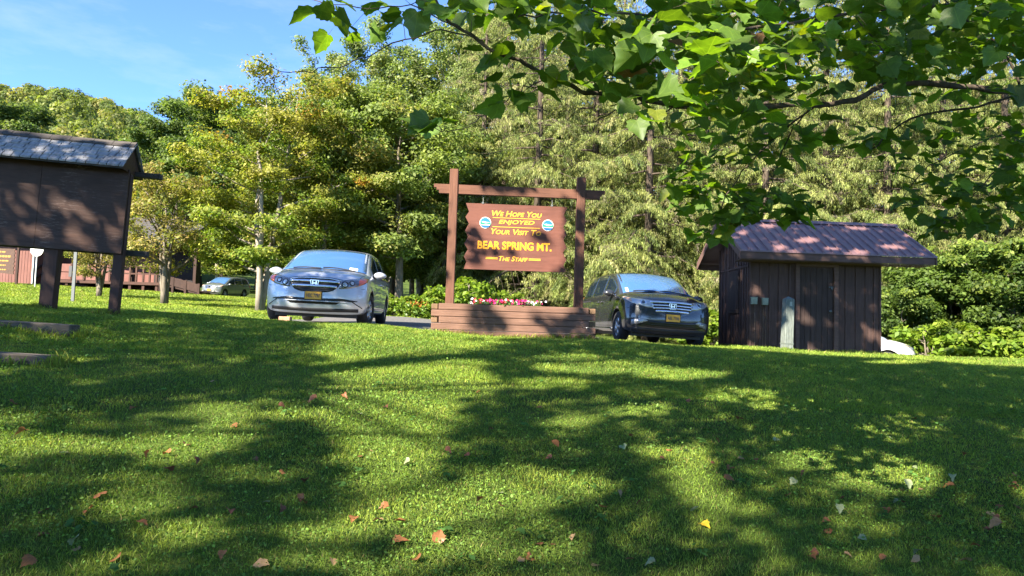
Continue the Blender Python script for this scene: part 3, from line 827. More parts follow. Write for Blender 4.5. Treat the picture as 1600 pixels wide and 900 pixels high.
def text_mesh(body, w, h, mat_, name, parent, loc, shear=0.0, small=False, depth=.004, bold=0.0, rot=(math.pi / 2, 0, 0)):
    cu = bpy.data.curves.new('lettering', 'FONT')
    cu.body = body; cu.size = 1; cu.shear = shear; cu.align_x = 'CENTER'; cu.align_y = 'CENTER'
    cu.offset = bold; cu.extrude = .01; cu.resolution_u = 3
    if small:
        cu.small_caps_scale = .76
        for i, ch in enumerate(body):
            cu.body_format[i].use_small_caps = True
    o = bpy.data.objects.new('lettering', cu); COL.objects.link(o)
    dg = bpy.context.evaluated_depsgraph_get()
    me = bpy.data.meshes.new_from_object(o.evaluated_get(dg))
    COL.objects.unlink(o); bpy.data.objects.remove(o)
    n = len(me.vertices); co = np.zeros(n * 3, np.float32); me.vertices.foreach_get('co', co); co = co.reshape(-1, 3)
    lo, hi = co.min(0), co.max(0)
    co = (co - (lo + hi) / 2) / np.maximum(hi - lo, 1e-6) * np.array([w, h, depth])
    me.vertices.foreach_set('co', co.astype(np.float32).ravel())
    me.materials.clear(); me.materials.append(mat_)
    t = bpy.data.objects.new(name, me); link(t, parent); t.location = loc; t.rotation_euler = rot
    return t

# ------------------------------------------------------------------ notice board with shingled roof, left
kx, ky, kz = on_ground(187, 10.5)
kz = min(kz, g1(kx - 1, 10.4)) - .03
kb = thing('notice_board', 'large dark brown notice board on posts under a shingled gable roof', 'notice board', (kx, ky, kz), rot=(0, R(2.0), R(9)))
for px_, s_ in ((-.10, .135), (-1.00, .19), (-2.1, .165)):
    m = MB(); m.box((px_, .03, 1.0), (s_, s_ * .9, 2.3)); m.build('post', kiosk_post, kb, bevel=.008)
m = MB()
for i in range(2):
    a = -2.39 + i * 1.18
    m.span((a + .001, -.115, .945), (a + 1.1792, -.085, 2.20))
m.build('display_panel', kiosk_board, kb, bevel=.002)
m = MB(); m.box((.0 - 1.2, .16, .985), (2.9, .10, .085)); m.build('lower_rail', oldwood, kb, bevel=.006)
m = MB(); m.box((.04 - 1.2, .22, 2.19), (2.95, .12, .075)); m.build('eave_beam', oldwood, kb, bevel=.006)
m = MB()
RX0, RX1 = -2.75, -.02
for s in (-1, 1):
    m.add([(RX0, 0, 2.59), (RX1, 0, 2.59), (RX1, s * .43, 2.18), (RX0, s * .43, 2.18), (RX0, 0, 2.56), (RX1, 0, 2.56), (RX1, s * .43, 2.15), (RX0, s * .43, 2.15)],
          [(0, 1, 2, 3), (4, 7, 6, 5), (0, 4, 5, 1), (2, 6, 7, 3), (1, 5, 6, 2), (0, 3, 7, 4)])
roof = m.build('roof', oldwood, kb)
m = MB(); rr = random.Random(4)
rows = 6
for s in (-1, 1):
    for j in range(rows):
        x = RX0 - rr.uniform(0, .1)
        while x < RX1 + .01:
            w = min(rr.uniform(.085, .17), RX1 + .03 - x)
            if w < .02: break
            t0, t1 = j / rows, (j + 1.35) / rows + rr.uniform(-.03, .03)
            y0, z0 = s * .455 * (1 - t0), 2.175 + .435 * t0
            y1, z1 = s * .455 * max(0, 1 - t1), 2.175 + .435 * min(1, t1)
            tk = .016 + rr.uniform(0, .014)
            m.add([(x + .006, y0, z0 + tk), (x + w - .006, y0, z0 + tk + rr.uniform(-.004, .006)), (x + w - .006, y1, z1 + .006), (x + .004, y1, z1 + .006),
                   (x + .006, y0, z0 - .002), (x + w - .006, y0, z0 - .002), (x + w - .006, y1, z1 - .004), (x + .004, y1, z1 - .004)],
                  [(0, 1, 2, 3), (4, 7, 6, 5), (0, 4, 5, 1), (1, 5, 6, 2), (2, 6, 7, 3), (3, 7, 4, 0)])
            x += w
m.build('shingles', shingle, roof)
m = MB()
x = RX0
while x < RX1:
    w = min(rr.uniform(.18, .32), RX1 + .02 - x)
    for s in (-1, 1):
        m.add([(x, 0, 2.635), (x + w - .006, 0, 2.635 + rr.uniform(-.004, .008)), (x + w - .006, s * .10, 2.555), (x, s * .10, 2.555), (x, 0, 2.62), (x + w - .006, 0, 2.62), (x + w - .006, s * .10, 2.54), (x, s * .10, 2.54)],
              [(0, 1, 2, 3), (4, 7, 6, 5), (0, 4, 5, 1), (2, 6, 7, 3), (1, 5, 6, 2), (0, 3, 7, 4)])
    x += w
m.build('ridge_cap', oldwood, roof)
for x in (RX1 - .05, RX0 + .03):
    m = MB(); m.add([(x, -.40, 2.165), (x, .40, 2.165), (x, 0, 2.545), (x + .022, -.40, 2.165), (x + .022, .40, 2.165), (x + .022, 0, 2.545)],
                    [(0, 2, 1), (3, 4, 5), (0, 1, 4, 3), (1, 2, 5, 4), (2, 0, 3, 5)])
    m.build('gable_end', kiosk_board, kb)

# ------------------------------------------------------------------ timber steps at the left edge
for px0, px1, Y, ytop, lb in ((-150, 107, 8.0, 506, 'upper weathered timber step set in the grass bank'), (-150, 70, 6.3, 558, 'lower weathered timber step sunk in the grass bank')):
    a = W(px0, ytop, Y); b_ = W(px1, ytop, Y)
    m = MB(); L_ = b_[0] - a[0]
    m.box((0, 0, 0), (L_, .20, .17)); m.box((0, .012, .002), (L_ - .03, .205, .163))
    o = m.build('timber_step', tie, bevel=.012, loc=((a[0] + b_[0]) / 2, Y + .10, W(40, ytop, Y)[2] - .05))
    o.rotation_euler = (0, R(1.9), R(2)); tag(o, lb, 'step', 'timber steps in the bank')

# ------------------------------------------------------------------ planter, sign frame and hanging sign
PX, PY = W(803, 500, 13.2)[0], 13.2
PZ = min(g1(PX - 1.3, 13.25), g1(PX + 1.3, 13.25)) - .03
pl = thing('timber_planter', 'long raised planter box of weathered brown timbers below the sign', 'planter', (PX, PY, PZ), R(3))
CH = .123
for c in range(5):
    z = CH * (c + .5)
    e = .13 if c % 2 else 0.0
    for y in (0.0, .80):
        m = MB(); j = rr.uniform(-.008, .008)
        m.box((rr.uniform(-.012, .012), y + .065 + j, z), (2.80 + 2 * e, .13, CH - .006)); m.build('timber', planter_wood, pl, bevel=.009)
    for s in (-1, 1):
        m = MB()
        if c % 2 == 0: m.box((s * 1.475, .47, z - .004), (.12, .86 + rr.uniform(0, .04), CH - .022))
        else: m.box((s * 1.33, .465, z), (.11, .66, CH - .012))
        m.build('side_timber', endgrain if c % 2 == 0 else planter_wood, pl, bevel=.01)
m = MB(); m.box((0, .465, CH * 4.4), (2.5, .66, .06)); m.build('soil', mat('potting soil', (.035, .024, .017), .95, var=.4, scale=25, bump=.8), pl)

fr = thing('sign_frame', 'brown timber frame of two tall posts and a crossbeam over the planter', 'sign frame', (PX, PY + .46, PZ), R(3))
for x, h in ((-1.24, 3.22), (1.235, 3.16)):
    m = MB(); m.box((x, 0, h / 2 + .2), (.165, .165, h - .4)); m.build('post', brown_post, fr, bevel=.012)
m = MB()
poly = [(-1.62, 2.92), (1.70, 2.92), (1.70, 2.855), (1.64, 2.855), (1.64, 2.815), (1.60, 2.815), (1.60, 2.745), (-1.52, 2.745), (-1.52, 2.805), (-1.57, 2.805), (-1.57, 2.855), (-1.62, 2.855)]
m.prism(poly, .10, y0=-.055); m.build('crossbeam', brown_beam, fr)

sg = thing('welcome_sign', 'brown wooden sign with zigzag sides and yellow lettering hanging from the frame', 'sign', (PX - .01, PY + .46, PZ + 1.30), R(3))
SW, SH = .985, 1.275
poly = [(-SW, SH), (SW, SH)]
teeth = [(.87, -.065), (.79, 0), (.69, -.07), (.58, 0), (.49, -.06), (.38, .005), (.30, -.065), (.19, .005), (.11, -.045), (0, 0)]
for t, d in teeth: poly.append((SW + d, SH * t))
for t, d in teeth[::-1]: poly.append((-SW - d + .0, SH * (t - .0)))
m = MB(); m.prism(poly, .045, y0=-.0225); m.build('board', brown_sign, sg)
FY = -.0245
LT = [('We Hope You', .97, .108, .005, 1.095, .22, True, yellow, 0.0), ('ENJOYED', .69, .100, .005, .925, .22, False, yellow, .0), ('Your Visit To', .97, .108, .0, .745, .22, True, yellow, 0.0),
      ('BEAR SPRING MT.', 1.43, .160, -.02, .475, 0.0, False, gold, .03), ('The Staff', .56, .095, -.04, .225, .22, True, yellow, 0.0)]
for body, w, h, x, z, sh, sm_, mt, bo in LT:
    text_mesh(body if not sm_ else body, w, h, mt, 'lettering', sg, (x, FY, z), sh, sm_, bold=bo or .016)
m = MB()
m.box((.0, FY, 1.012), (.92, .004, .010)); m.box((.0, FY, .835), (.92, .004, .010))
for x in (-.455, .375):
    for dz in (-.012, .012): m.box((x, FY, .225 + dz), (.23, .004, .011))
m.build('rule_lines', yellow, sg)
blue = mat('emblem blue', (.02, .14, .50), .4); green_e = mat('emblem green', (.02, .28, .13), .4); blue2 = mat('emblem deep blue', (.012, .10, .33), .4)
for x in (-.60, .61):
    m = MB(); n = 40
    def disc(r, y, z0=-2, z1=2, f=None):
        pts = [(r * math.cos(2 * math.pi * k / n), r * math.sin(2 * math.pi * k / n)) for k in range(n)]
        pts = [(a, min(max(b, z0), z1)) for a, b in pts]
        out = []
        for p in pts:
            if not out or (abs(p[0] - out[-1][0]) + abs(p[1] - out[-1][1])) > 1e-5: out.append(p)
        return out
    m.cur = 0; m.prism(disc(.110, 0), .006, y0=-.006)
    m.cur = 1; m.prism(disc(.098, 0), .003, y0=-.009)
    m.cur = 2
    ban = [(-.102, .008), (-.06, .03), (0, .026), (.05, .012), (.10, .016), (.101, -.034), (-.098, -.034)]
    m.prism(ban, .003, y0=-.012)
    m.cur = 0; m.prism([(-.075, .012), (-.03, .026), (.03, .008), (.09, .012), (.05, -.004), (0, -.010), (-.04, .004)], .002, y0=-.014); m.prism([(-.097, -.038), (.097, -.038), (.093, -.048), (-.093, -.048)], .003, y0=-.012)
    m.cur = 3; m.prism([(-.092, -.050), (.092, -.050), (.07, -.078), (.03, -.098), (-.03, -.098), (-.07, -.078)], .002, y0=-.0115)
    m.build('emblem', [white, blue, green_e, blue2], sg, loc=(x, -.0235, .905 if x < 0 else .90))
for x in (-.66, .68):
    m = MB(); m.tube([(x, 0, SH - .03), (x, 0, SH + .02), (x + .008, 0, SH + .06), (x, 0, SH + .175)], .008, 6); m.lathe([(.0, -.03), (.022, -.03), (.022, .03), (.0, .03)], 10, 'Y', (x, 0, SH + .015)); m.build('hook', steel, sg)

# petunias in the planter
pet_leaf = leafmat('petunia leaves', trans=.25, gloss=.03)
BLO = {'magenta': mat('magenta petals', (.46, .018, .14), .6), 'red': mat('red petals', (.60, .03, .06), .6), 'white': mat('white petals', (.60, .56, .57), .6)}
def petunia(lx, ly, cols, n, label, seed):
    p = Matrix.Translation((PX, PY, PZ)) @ Matrix.Rotation(R(3), 4, 'Z') @ Vector((lx, ly, CH * 4.4 + .03))
    o = thing('petunia_plant', label, 'flowers', p, 0, 'petunias in the timber planter')
    r = np.random.default_rng(seed)
    c = r.normal(0, 1, (130, 3)) * np.array([.09, .07, .035]) + [0, 0, .06]; c[:, 2] = np.maximum(c[:, 2], .005)
    nr = r.normal(0, .6, c.shape); nr[:, 2] += .8
    v, f, t = leaf_quads(c, nr, r.uniform(.03, .055, 130), np.array([.07, .13, .03]) * np.exp(r.normal(0, .25, (130, 1))), r)
    link(bpy.data.objects.new('foliage', np_mesh('petunia foliage', v, f, pet_leaf, t)), o)
    for ck in sorted(set(cols)):
        m = MB()
        for k in range(n * cols.count(ck) // len(cols)):
            q = Vector((r.normal(0, .10), r.normal(-.03, .05), r.uniform(.07, .15)))
            d = Vector((r.normal(0, .5), -1 + r.normal(0, .3), .6 + r.normal(0, .3))).normalized()
            mt = d.to_track_quat('Z', 'Y').to_matrix()
            rd = r.uniform(.020, .032)
            ring = []
            for j in range(10):
                a = 2 * math.pi * j / 10; rr_ = rd * (1.0 if j % 2 else .78)
                ring.append(q + mt @ Vector((rr_ * math.cos(a), rr_ * math.sin(a), .006)))
            m.add([q - d * .018] + ring, [(0, 1 + j, 1 + (j + 1) % 10) for j in range(10)])
        m.build('blossoms', BLO[ck], o)
petunia(-.70, .24, ['red', 'white'], 12, 'leftmost petunia, red over white blossoms', 1)
petunia(-.54, .25, ['red', 'white', 'magenta'], 14, 'red and white petunia, second from the left in the planter', 2)
petunia(-.33, .24, ['magenta'], 30, 'tall pink petunia in the middle of the planter', 3)
petunia(-.19, .20, ['magenta', 'red'], 18, 'bright pink petunia spilling over the planter front edge', 4)
petunia(-.06, .24, ['white', 'white', 'red'], 14, 'mostly white petunia between two pink ones', 5)
petunia(.16, .24, ['magenta'], 40, 'widest dark pink petunia clump in the planter', 6)
petunia(.34, .22, ['white'], 12, 'rightmost white petunia beside the wide pink clump', 7)

# ------------------------------------------------------------------ shed
sx0, sy0 = W(1170, 540, 16.0)[0], 16.0
sz0 = min(g1(sx0, 16), g1(sx0 + 3, 16), g1(sx0 + 3, 18)) - .05
gl = g1(sx0, 16.0) - sz0      # ground height at the left front corner above the origin
sh = thing('storage_shed', 'small dark brown board and batten shed with a metal roof', 'shed', (sx0, sy0, sz0), R(2))
LW, DP = 3.02, 2.06
HE, HR = gl + 2.16, gl + 3.08
slope = (HR - HE) / (DP / 2 + .55)
wz = lambda y: HE + slope * (min(y, DP - y) + .55) - .05
m = MB()
yz = [(0, 0), (DP, 0), (DP, wz(DP)), (DP / 2, wz(DP / 2)), (0, wz(0))]
m.add([(0, y, z) for y, z in yz] + [(LW, y, z) for y, z in yz], [(0, 4, 3, 2, 1), (5, 6, 7, 8, 9)] + [(i, (i + 1) % 5, (i + 1) % 5 + 5, i + 5) for i in range(5)])
D0, D1, DT = 1.13, 1.92, gl + 1.90
def sbx(a, b): m.span(a, b)
for x in (.0, .23, .44, .67, .90, 2.20, 2.43, 2.65, 2.85, LW - .04):
    m.span((x - .002 + rr.uniform(-.01, .01), -.024, .0), (x + .042, -.001, wz(0) - .03))
for x in (1.2, 1.42, 1.64, 1.86): m.span((x, -.022, DT + .10), (x + .04, -.001, wz(0) - .03))
for y in (.03, .18, .33, .50, 1.32, 1.55, 1.78, 2.0):
    m.span((-.024, y, 0), (-.001, y + .04, wz(y + .02) - .02))
for y in (.68, .86, 1.04, 1.20):
    m.span((-.024, y, 0), (-.001, y + .035, gl + .78)); m.span((-.024, y, gl + 1.92), (-.001, y + .035, wz(y) - .02))
m.span((-.030, .03, gl + 1.86), (-.001, 2.03, gl + 1.90))
wall = m.build('wall', shed_wall, sh)
m = MB(); m.span((-.040, .62, gl + .82), (-.003, 1.28, gl + 1.82)); m.span((-.052, .68, gl + .88), (-.041, 1.22, gl + 1.76)); m.build('vent_hatch', shed_door, sh, bevel=.004)
m = MB()
m.span((D0 - .09, -.062, 0), (D0, -.001, DT + .09)); m.span((D1, -.062, 0), (D1 + .10, -.001, DT + .09)); m.span((D0, -.062, DT), (D1, -.001, DT + .09)); m.build('door_frame', shed_trim, sh, bevel=.004)
m = MB()
nb = 6; bw = (D1 - D0 - .01) / nb
for i in range(nb): m.span((D0 + .005 + i * bw + .003, -.014, .02), (D0 + .005 + (i + 1) * bw - .003, -.002, DT - .03))
door = m.build('door', shed_door, sh, bevel=.003)
m = MB(); m.tube([(D1 - .09, -.014, gl + .90), (D1 - .09, -.05, gl + .90)], .012, 8); m.lathe([(0, -.085), (.025, -.08), (.032, -.065), (.022, -.048), (0, -.045)], 14, 'Y', (D1 - .09, 0, gl + .90)); m.build('knob', steel, door, smooth=True)
m = MB(); m.box((D1 - .05, -.022, gl + 1.45), (.11, .008, .035)); m.box((D1 - .045, -.035, gl + 1.425), (.045, .022, .05)); m.tube([(D1 - .062, -.035, gl + 1.45), (D1 - .06, -.035, gl + 1.475), (D1 - .03, -.035, gl + 1.475), (D1 - .028, -.035, gl + 1.45)], .005, 6); m.build('padlock', steel, door)
boxm = mat('grey green utility box', (.23, .26, .19), .55, var=.2, scale=14)
for i, (x, z) in enumerate(((.085, gl + 1.08), (.335, gl + 1.07))):
    m = MB(); m.span((x - .065, -.095, z - .075), (x + .065, -.026, z + .075)); m.span((x - .072, -.101, z + .066), (x + .072, -.026, z + .083)); m.span((x - .05, -.099, z - .055), (x + .05, -.0952, z + .05))
    bx = m.build('utility_box', boxm, sh, bevel=.005)
    m = MB(); m.tube([(x + .03, -.035, z - .07), (x + .03, -.035, .0)], .009, 6)
    if i: m.tube([(x - .045, -.035, z - .07), (x - .03, -.035, z - .18), (x - .03, -.035, 0)], .008, 6)
    m.build('conduit', mat('rusty conduit', (.10, .062, .042), .7, var=.4, scale=20), bx)
RL, RRr = -.43, 3.98
m = MB()
for s, y0 in ((1, -.56), (-1, DP + .56)):
    yr = DP / 2
    m.add([(RL, y0, HE), (RRr, y0, HE), (RRr, yr, HR), (RL, yr, HR), (RL, y0, HE - .03), (RRr, y0, HE - .03), (RRr, yr, HR - .03), (RL, yr, HR - .03)],
          [(0, 1, 2, 3), (4, 7, 6, 5), (0, 4, 5, 1), (2, 6, 7, 3), (1, 5, 6, 2), (0, 3, 7, 4)])
    k = 0; x = RL + .02
    while x < RRr:
        w = .016 if k % 1 == 0 else .01
        m.add([(x - w, y0 - .004, HE), (x + w, y0 - .004, HE), (x + .006, y0 - .004, HE + .036), (x - .006, y0 - .004, HE + .036), (x - w, yr, HR), (x + w, yr, HR), (x + .006, yr, HR + .036), (x - .006, yr, HR + .036)],
              [(0, 1, 2, 3), (4, 7, 6, 5), (1, 5, 6, 2), (3, 2, 6, 7), (0, 3, 7, 4)])
        x += .205; k += 1
rf = m.build('roof', metal_roof, sh)
m = MB()
for s in (-1, 1):
    yr = DP / 2
    m.add([(RL - .01, yr, HR + .045), (RRr + .01, yr, HR + .045), (RRr + .01, yr + s * .13, HR - .13 * slope + .033), (RL - .01, yr + s * .13, HR - .13 * slope + .033)], [(0, 1, 2, 3)])
m.build('ridge_cap', metal_roof, rf)
m = MB()
m.span((RL + .03, -.535, HE - .185), (RRr - .02, -.505, HE - .032)); m.build('fascia', shed_trim, rf, bevel=.004)
m = MB(); m.span((RL + .03, DP + .505, HE - .185), (RRr - .02, DP + .535, HE - .032)); m.build('fascia', shed_trim, rf, bevel=.004)
for x in (RL + .0, RRr - .03):
    for s in (0, 1):
        ya, yb = (-.56, DP / 2) if s == 0 else (DP + .56, DP / 2)
        m = MB(); a, b_ = (x, ya, HE - .034), (x, yb, HR - .034)
        m.add([a, b_, (x, yb, HR - .19), (x, ya, HE - .19), (x + .028, ya, HE - .034), (x + .028, yb, HR - .034), (x + .028, yb, HR - .19), (x + .028, ya, HE - .19)],
              [(0, 1, 2, 3), (4, 7, 6, 5), (0, 4, 5, 1), (2, 6, 7, 3), (1, 5, 6, 2), (0, 3, 7, 4)])
        m.build('barge_board', shed_trim, rf)
m = MB(); m.span((RL + .06, -.50, HE - .20), (RRr - .05, -.005, HE - .188)); m.build('soffit', shed_trim, rf)

# grey green timber bollard in front of the shed
bx_, by_ = W(1229, 540, 15.3)[0], 15.3
bo = thing('wooden_bollard', 'weathered grey green square timber bollard with pointed top before the shed', 'bollard', (bx_, by_, g1(bx_, by_) - .05), rot=(0, R(1.8), R(8)))
m = MB(); w0 = .100; hB = 1.17
m.add([(-w0, -w0, 0), (w0, -w0, 0), (w0, w0, 0), (-w0, w0, 0), (-w0 * .93, -w0 * .93, hB), (w0 * .93, -w0 * .93, hB), (w0 * .93, w0 * .93, hB), (-w0 * .93, w0 * .93, hB), (0, 0, hB + .065)],
      [(0, 3, 2, 1), (0, 1, 5, 4), (1, 2, 6, 5), (2, 3, 7, 6), (3, 0, 4, 7), (4, 5, 8), (5, 6, 8), (6, 7, 8), (7, 4, 8)])
bolw = wood('bollard lichen timber', (.10, .12, .108), (.215, .245, .222), (7, 7, 1.6), .85, .7, worn=(.12, .085, .06), worn_amt=.60, scale=4)
m.build('post', bolw, bo, bevel=.01)
m = MB(); m.span((-w0 - .004, -w0 - .004, .20), (w0 + .004, w0 + .004, .222)); m.build('band', mat('bollard band', (.10, .12, .10), .7), bo)
m = MB(); m.span((-.02, -w0 * .95 - .004, 1.02), (.035, -w0 * .92, 1.11)); m.build('tag_plate', mat('pale tag', (.30, .32, .26), .5), bo)

# wood block in front of the silver minivan, thin metal post and round sign on the left
p = W(446, 497, 13.75)
m = MB(); m.box((0, 0, 0), (.22, .16, .11)); o = m.build('wood_block', mat('raw block', (.33, .20, .12), .85, var=.3, scale=12), bevel=.01, loc=(p[0], 13.75, g1(p[0], 13.75) + .05)); tag(o, 'tan block lying in the grass under the silver minivan bumper', 'block')
x, y, z = on_ground(111, 21.5)
o = thing('metal_sign_post', 'slim grey metal post standing behind the notice board', 'post', (x, y, z - .05))
m = MB(); m.span((-.045, -.008, 0), (.045, .008, 2.2)); m.span((-.045, .009, 0), (-.03, .035, 2.2)); m.span((.03, .009, 0), (.045, .035, 2.2)); m.build('post', steel, o)
m = MB(); m.span((-.15, -.03, .82), (-.06, .0, 1.15)); m.build('bracket', mat('dark bracket', (.05, .05, .05), .6), o)
x, y, z = on_ground(50, 36)
o = thing('round_sign', 'white round sign on a thin white post by the cabin wall', 'sign', (x, y, z - .1))
m = MB(); m.tube([(0, .03, 0), (0, .03, 2.0)], .03, 8); m.build('post', white, o)
m = MB(); m.lathe([(0, -.015), (.33, -.015), (.33, .015), (0, .015)], 32, 'Y', (0, 0, 1.98)); m.build('disc', white, o)

# ------------------------------------------------------------------ cabin with deck, far left
CY = 40.0
def cxp(px, Y=CY): return W(px, 450, Y)[0]
def czp(px, py, Y=CY): return W(px, py, Y)[2]
pink = wood('faded red siding', (.145, .066, .055), (.21, .10, .083), (14, 14, .5), .85, .4)
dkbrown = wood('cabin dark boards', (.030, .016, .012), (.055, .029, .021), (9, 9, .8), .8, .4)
deckw = wood('cabin deck timber', (.055, .028, .021), (.095, .050, .036), (2, 8, 8), .85, .5)
cb = thing('cabin', 'long faded red cabin with a raised deck, ramp and dark roof', 'cabin', (0, 0, 0))
gL, gR = czp(20, 443), czp(300, 460)
m = MB()
m.span((cxp(-140), CY, gL - .6), (cxp(50), CY + 6, gL + 2.55))
m.span((cxp(50) + .003, CY + 2.6, gL - .9), (cxp(203), CY + 3.9, gL + 2.7))
for k in range(40):
    xx = cxp(-140) + k * .17
    if xx < cxp(50): m.span((xx, CY - .012, gL - .1), (xx + .035, CY - .001, gL + 2.55))
m.build('wall', pink, cb)
m = MB(); m.span((cxp(203) + .003, CY + 2.6, gR - .6), (cxp(300, 42.6), CY + 3.6, gL + 2.7)); m.build('porch_wall', mat('porch shaded boards', (.018, .011, .009), .8, var=.3, scale=5), cb)  # porch shade is put into the near-black board colour
m = MB(); m.span((cxp(49.0), CY - .05, gL - .1), (cxp(50.4), CY + .08, gL + 2.55)); m.build('corner_trim', white, cb)
m = MB(); wx0, wx1 = cxp(52, 42.5), cxp(69, 42.5); wz0, wz1 = czp(60, 409, 42.5), czp(60, 396, 42.5)
m.span((wx0, CY + 2.55, wz0), (wx1, CY + 2.595, wz1)); w_ = m.build('window', white, cb)
m = MB(); xm = (wx0 + wx1) / 2
m.span((wx0 + .06, CY + 2.535, wz0 + .06), (xm - .03, CY + 2.548, wz1 - .06)); m.span((xm + .03, CY + 2.535, wz0 + .06), (wx1 - .06, CY + 2.548, wz1 - .06)); m.build('pane', mat('window glass', (.03, .035, .035), .06, spec=.8), w_)
m = MB(); m.span((cxp(52, 42.5), CY + 2.55, czp(60, 416, 42.5)), (cxp(62, 42.5), CY + 2.59, czp(60, 414, 42.5))); m.build('wall_trim', white, cb)
m = MB(); m.span((cxp(163, 42.5), CY + 2.54, czp(168, 416, 42.5)), (cxp(176, 42.5), CY + 2.598, czp(168, 404, 42.5))); m.build('notice_plate', mat('red plate', (.55, .05, .03), .5), cb)
m = MB()
z0, z1 = gL + 2.55, gL + 4.3
m.add([(cxp(-140) - .5, CY - .7, z0 - .1), (cxp(50) + .35, CY - .7, z0 - .1), (cxp(50) + .35, CY + 3, z1 - .6), (cxp(-140) - .5, CY + 3, z1 - .6), (cxp(-140) - .5, CY - .7, z0 + .08), (cxp(50) + .35, CY - .7, z0 + .08), (cxp(50) + .35, CY + 3, z1 - .4), (cxp(-140) - .5, CY + 3, z1 - .4)],
      [(0, 3, 2, 1), (4, 5, 6, 7), (0, 1, 5, 4), (1, 2, 6, 5), (2, 3, 7, 6), (3, 0, 4, 7)])
m.add([(cxp(50) + .36, CY + 1.2, z0 + .02), (cxp(302, 41.5), CY - .2, z0 + .02), (cxp(302, 41.5), CY + 4, z1), (cxp(50) + .36, CY + 4, z1), (cxp(50) + .36, CY + 1.2, z0 + .2), (cxp(302, 41.5), CY - .2, z0 + .2), (cxp(302, 41.5), CY + 4, z1 + .2), (cxp(50) + .36, CY + 4, z1 + .2)],
      [(0, 3, 2, 1), (4, 5, 6, 7), (0, 1, 5, 4), (1, 2, 6, 5), (2, 3, 7, 6), (3, 0, 4, 7)])
m.build('roof', mat('cabin roofing', (.05, .045, .042), .9, var=.3, scale=6), cb)
dz = czp(200, 440, CY)
dx0, dx1 = cxp(92), cxp(252)
m = MB(); m.span((dx0, CY, dz - .16), (dx1, CY + 2.59, dz)); dk = m.build('deck', deckw, cb)
m = MB(); m.span((dx0, CY + .02, dz + .02), (cxp(188), CY + .07, dz + .42)); m.span((dx0, CY + .02, dz + .46), (cxp(188), CY + .06, dz + .90)); m.build('deck_skirting', pink, dk)
for px_ in (102, 155, 201, 222, 243):
    m = MB(); xx = cxp(px_); gz = min(g1(xx, CY), dz - .3) - .2; m.span((xx - .07, CY + .08, gz), (xx + .07, CY + .2, dz - .162)); m.build('deck_post', deckw, dk)
m = MB()
m.span((cxp(188), CY + .02, dz + .84), (dx1, CY + .1, dz + .92)); m.span((cxp(188), CY + .03, dz + .42), (dx1, CY + .08, dz + .50))
for px_ in (190, 201, 211, 222, 232, 243, 251): xx = cxp(px_); m.span((xx - .045, CY + .015, dz + .002), (xx + .045, CY + .105, dz + 1.0))
m.build('railing', deckw, dk)
for px_ in (110, 130, 150, 170): m = MB(); xx = cxp(px_); m.span((xx - .05, CY - .04, dz + .002), (xx + .05, CY + .018, dz + .95)); m.build('rail_post', deckw, dk)
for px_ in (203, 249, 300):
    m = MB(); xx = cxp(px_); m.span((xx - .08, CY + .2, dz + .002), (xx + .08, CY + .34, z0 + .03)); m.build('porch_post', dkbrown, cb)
m = MB()
a = Vector((dx1 + .05, CY + .5, dz - .05)); gx_ = cxp(316); b_ = Vector((gx_, CY + .3, g1(gx_, CY) + .08))
m.bar(a, b_, 1.4, .14); m.bar(a + Vector((0, -.75, .48)), b_ + Vector((0, -.75, .42)), .05, .10)
m.bar(a + Vector((0, -.75, .25)), b_ + Vector((0, -.75, .2)), .04, .38)
for t in (0, .33, .66, 1): q = a.lerp(b_, t); m.span((q.x - .06, q.y - .80, q.z - .6), (q.x + .06, q.y - .70, q.z + .52))
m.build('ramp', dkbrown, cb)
m = MB()
s0, s1 = cxp(52), cxp(69)
for k in range(4): m.span((s0, CY + .1 + k * .3, gL - .15 + k * .17), (s1, CY + .42 + k * .3, gL - .06 + k * .17))
m.build('steps', deckw, cb)
m = MB()
for xx in (s0, s1):
    m.span((xx - .05, CY + .05, gL - .3), (xx + .05, CY + .14, gL + .85)); m.span((xx - .05, CY + 1.2, gL - .3), (xx + .05, CY + 1.3, gL + 1.45))
    m.bar((xx, CY + .05, gL + .82), (xx, CY + 1.3, gL + 1.42), .07, .10); m.bar((xx, CY + .05, gL + .3), (xx, CY + 1.3, gL + .9), .05, .10)
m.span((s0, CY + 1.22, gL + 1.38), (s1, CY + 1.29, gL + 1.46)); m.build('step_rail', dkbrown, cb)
# small carved sign hanging in front of the cabin
Yh = 37.5
x0, x1 = W(-22, 410, Yh)[0], W(22, 410, Yh)[0]; zt, zb_ = W(0, 388, Yh)[2], W(0, 428, Yh)[2]
o = thing('carved_sign', 'brown carved sign with rows of yellow lines before the cabin wall', 'sign', ((x0 + x1) / 2, Yh, g1((x0 + x1) / 2, Yh) - .1), R(3))
zo = g1((x0 + x1) / 2, Yh) - .1; hw = (x1 - x0) / 2
poly = [(-hw, zt - zo), (hw, zt - zo)]
for k in range(6):
    t = (k + .5) / 6; poly.append((hw - .05, zt - zo - t * (zt - zb_))); poly.append((hw, zt - zo - (k + 1) / 6 * (zt - zb_)))
for k in range(6):
    t = 1 - (k + .5) / 6; poly.append((-hw + .05, zt - zo - t * (zt - zb_))); 
    if k < 5: poly.append((-hw, zt - zo - (1 - (k + 1) / 6) * (zt - zb_)))
dks = mat('dark sign stain', (.060, .026, .012), .7, var=.3, scale=8)
m = MB(); m.prism(poly, .05); m.build('board', dks, o)
m = MB()
for k, (w, hh) in enumerate(((.5, .07), (1.1, .10), (.9, .07), (.6, .06), (.7, .06))):
    z = zt - zo - .18 - k * .235
    q = -w / 2
    while q < w / 2:
        l = rr.uniform(.07, .17); m.span((q, -.006, z - hh / 2), (min(q + l, w / 2), -.001, z + hh / 2)); q += l + .03
m.build('carved_lines', mat('ochre carved lines', (.42, .22, .02), .6), o)
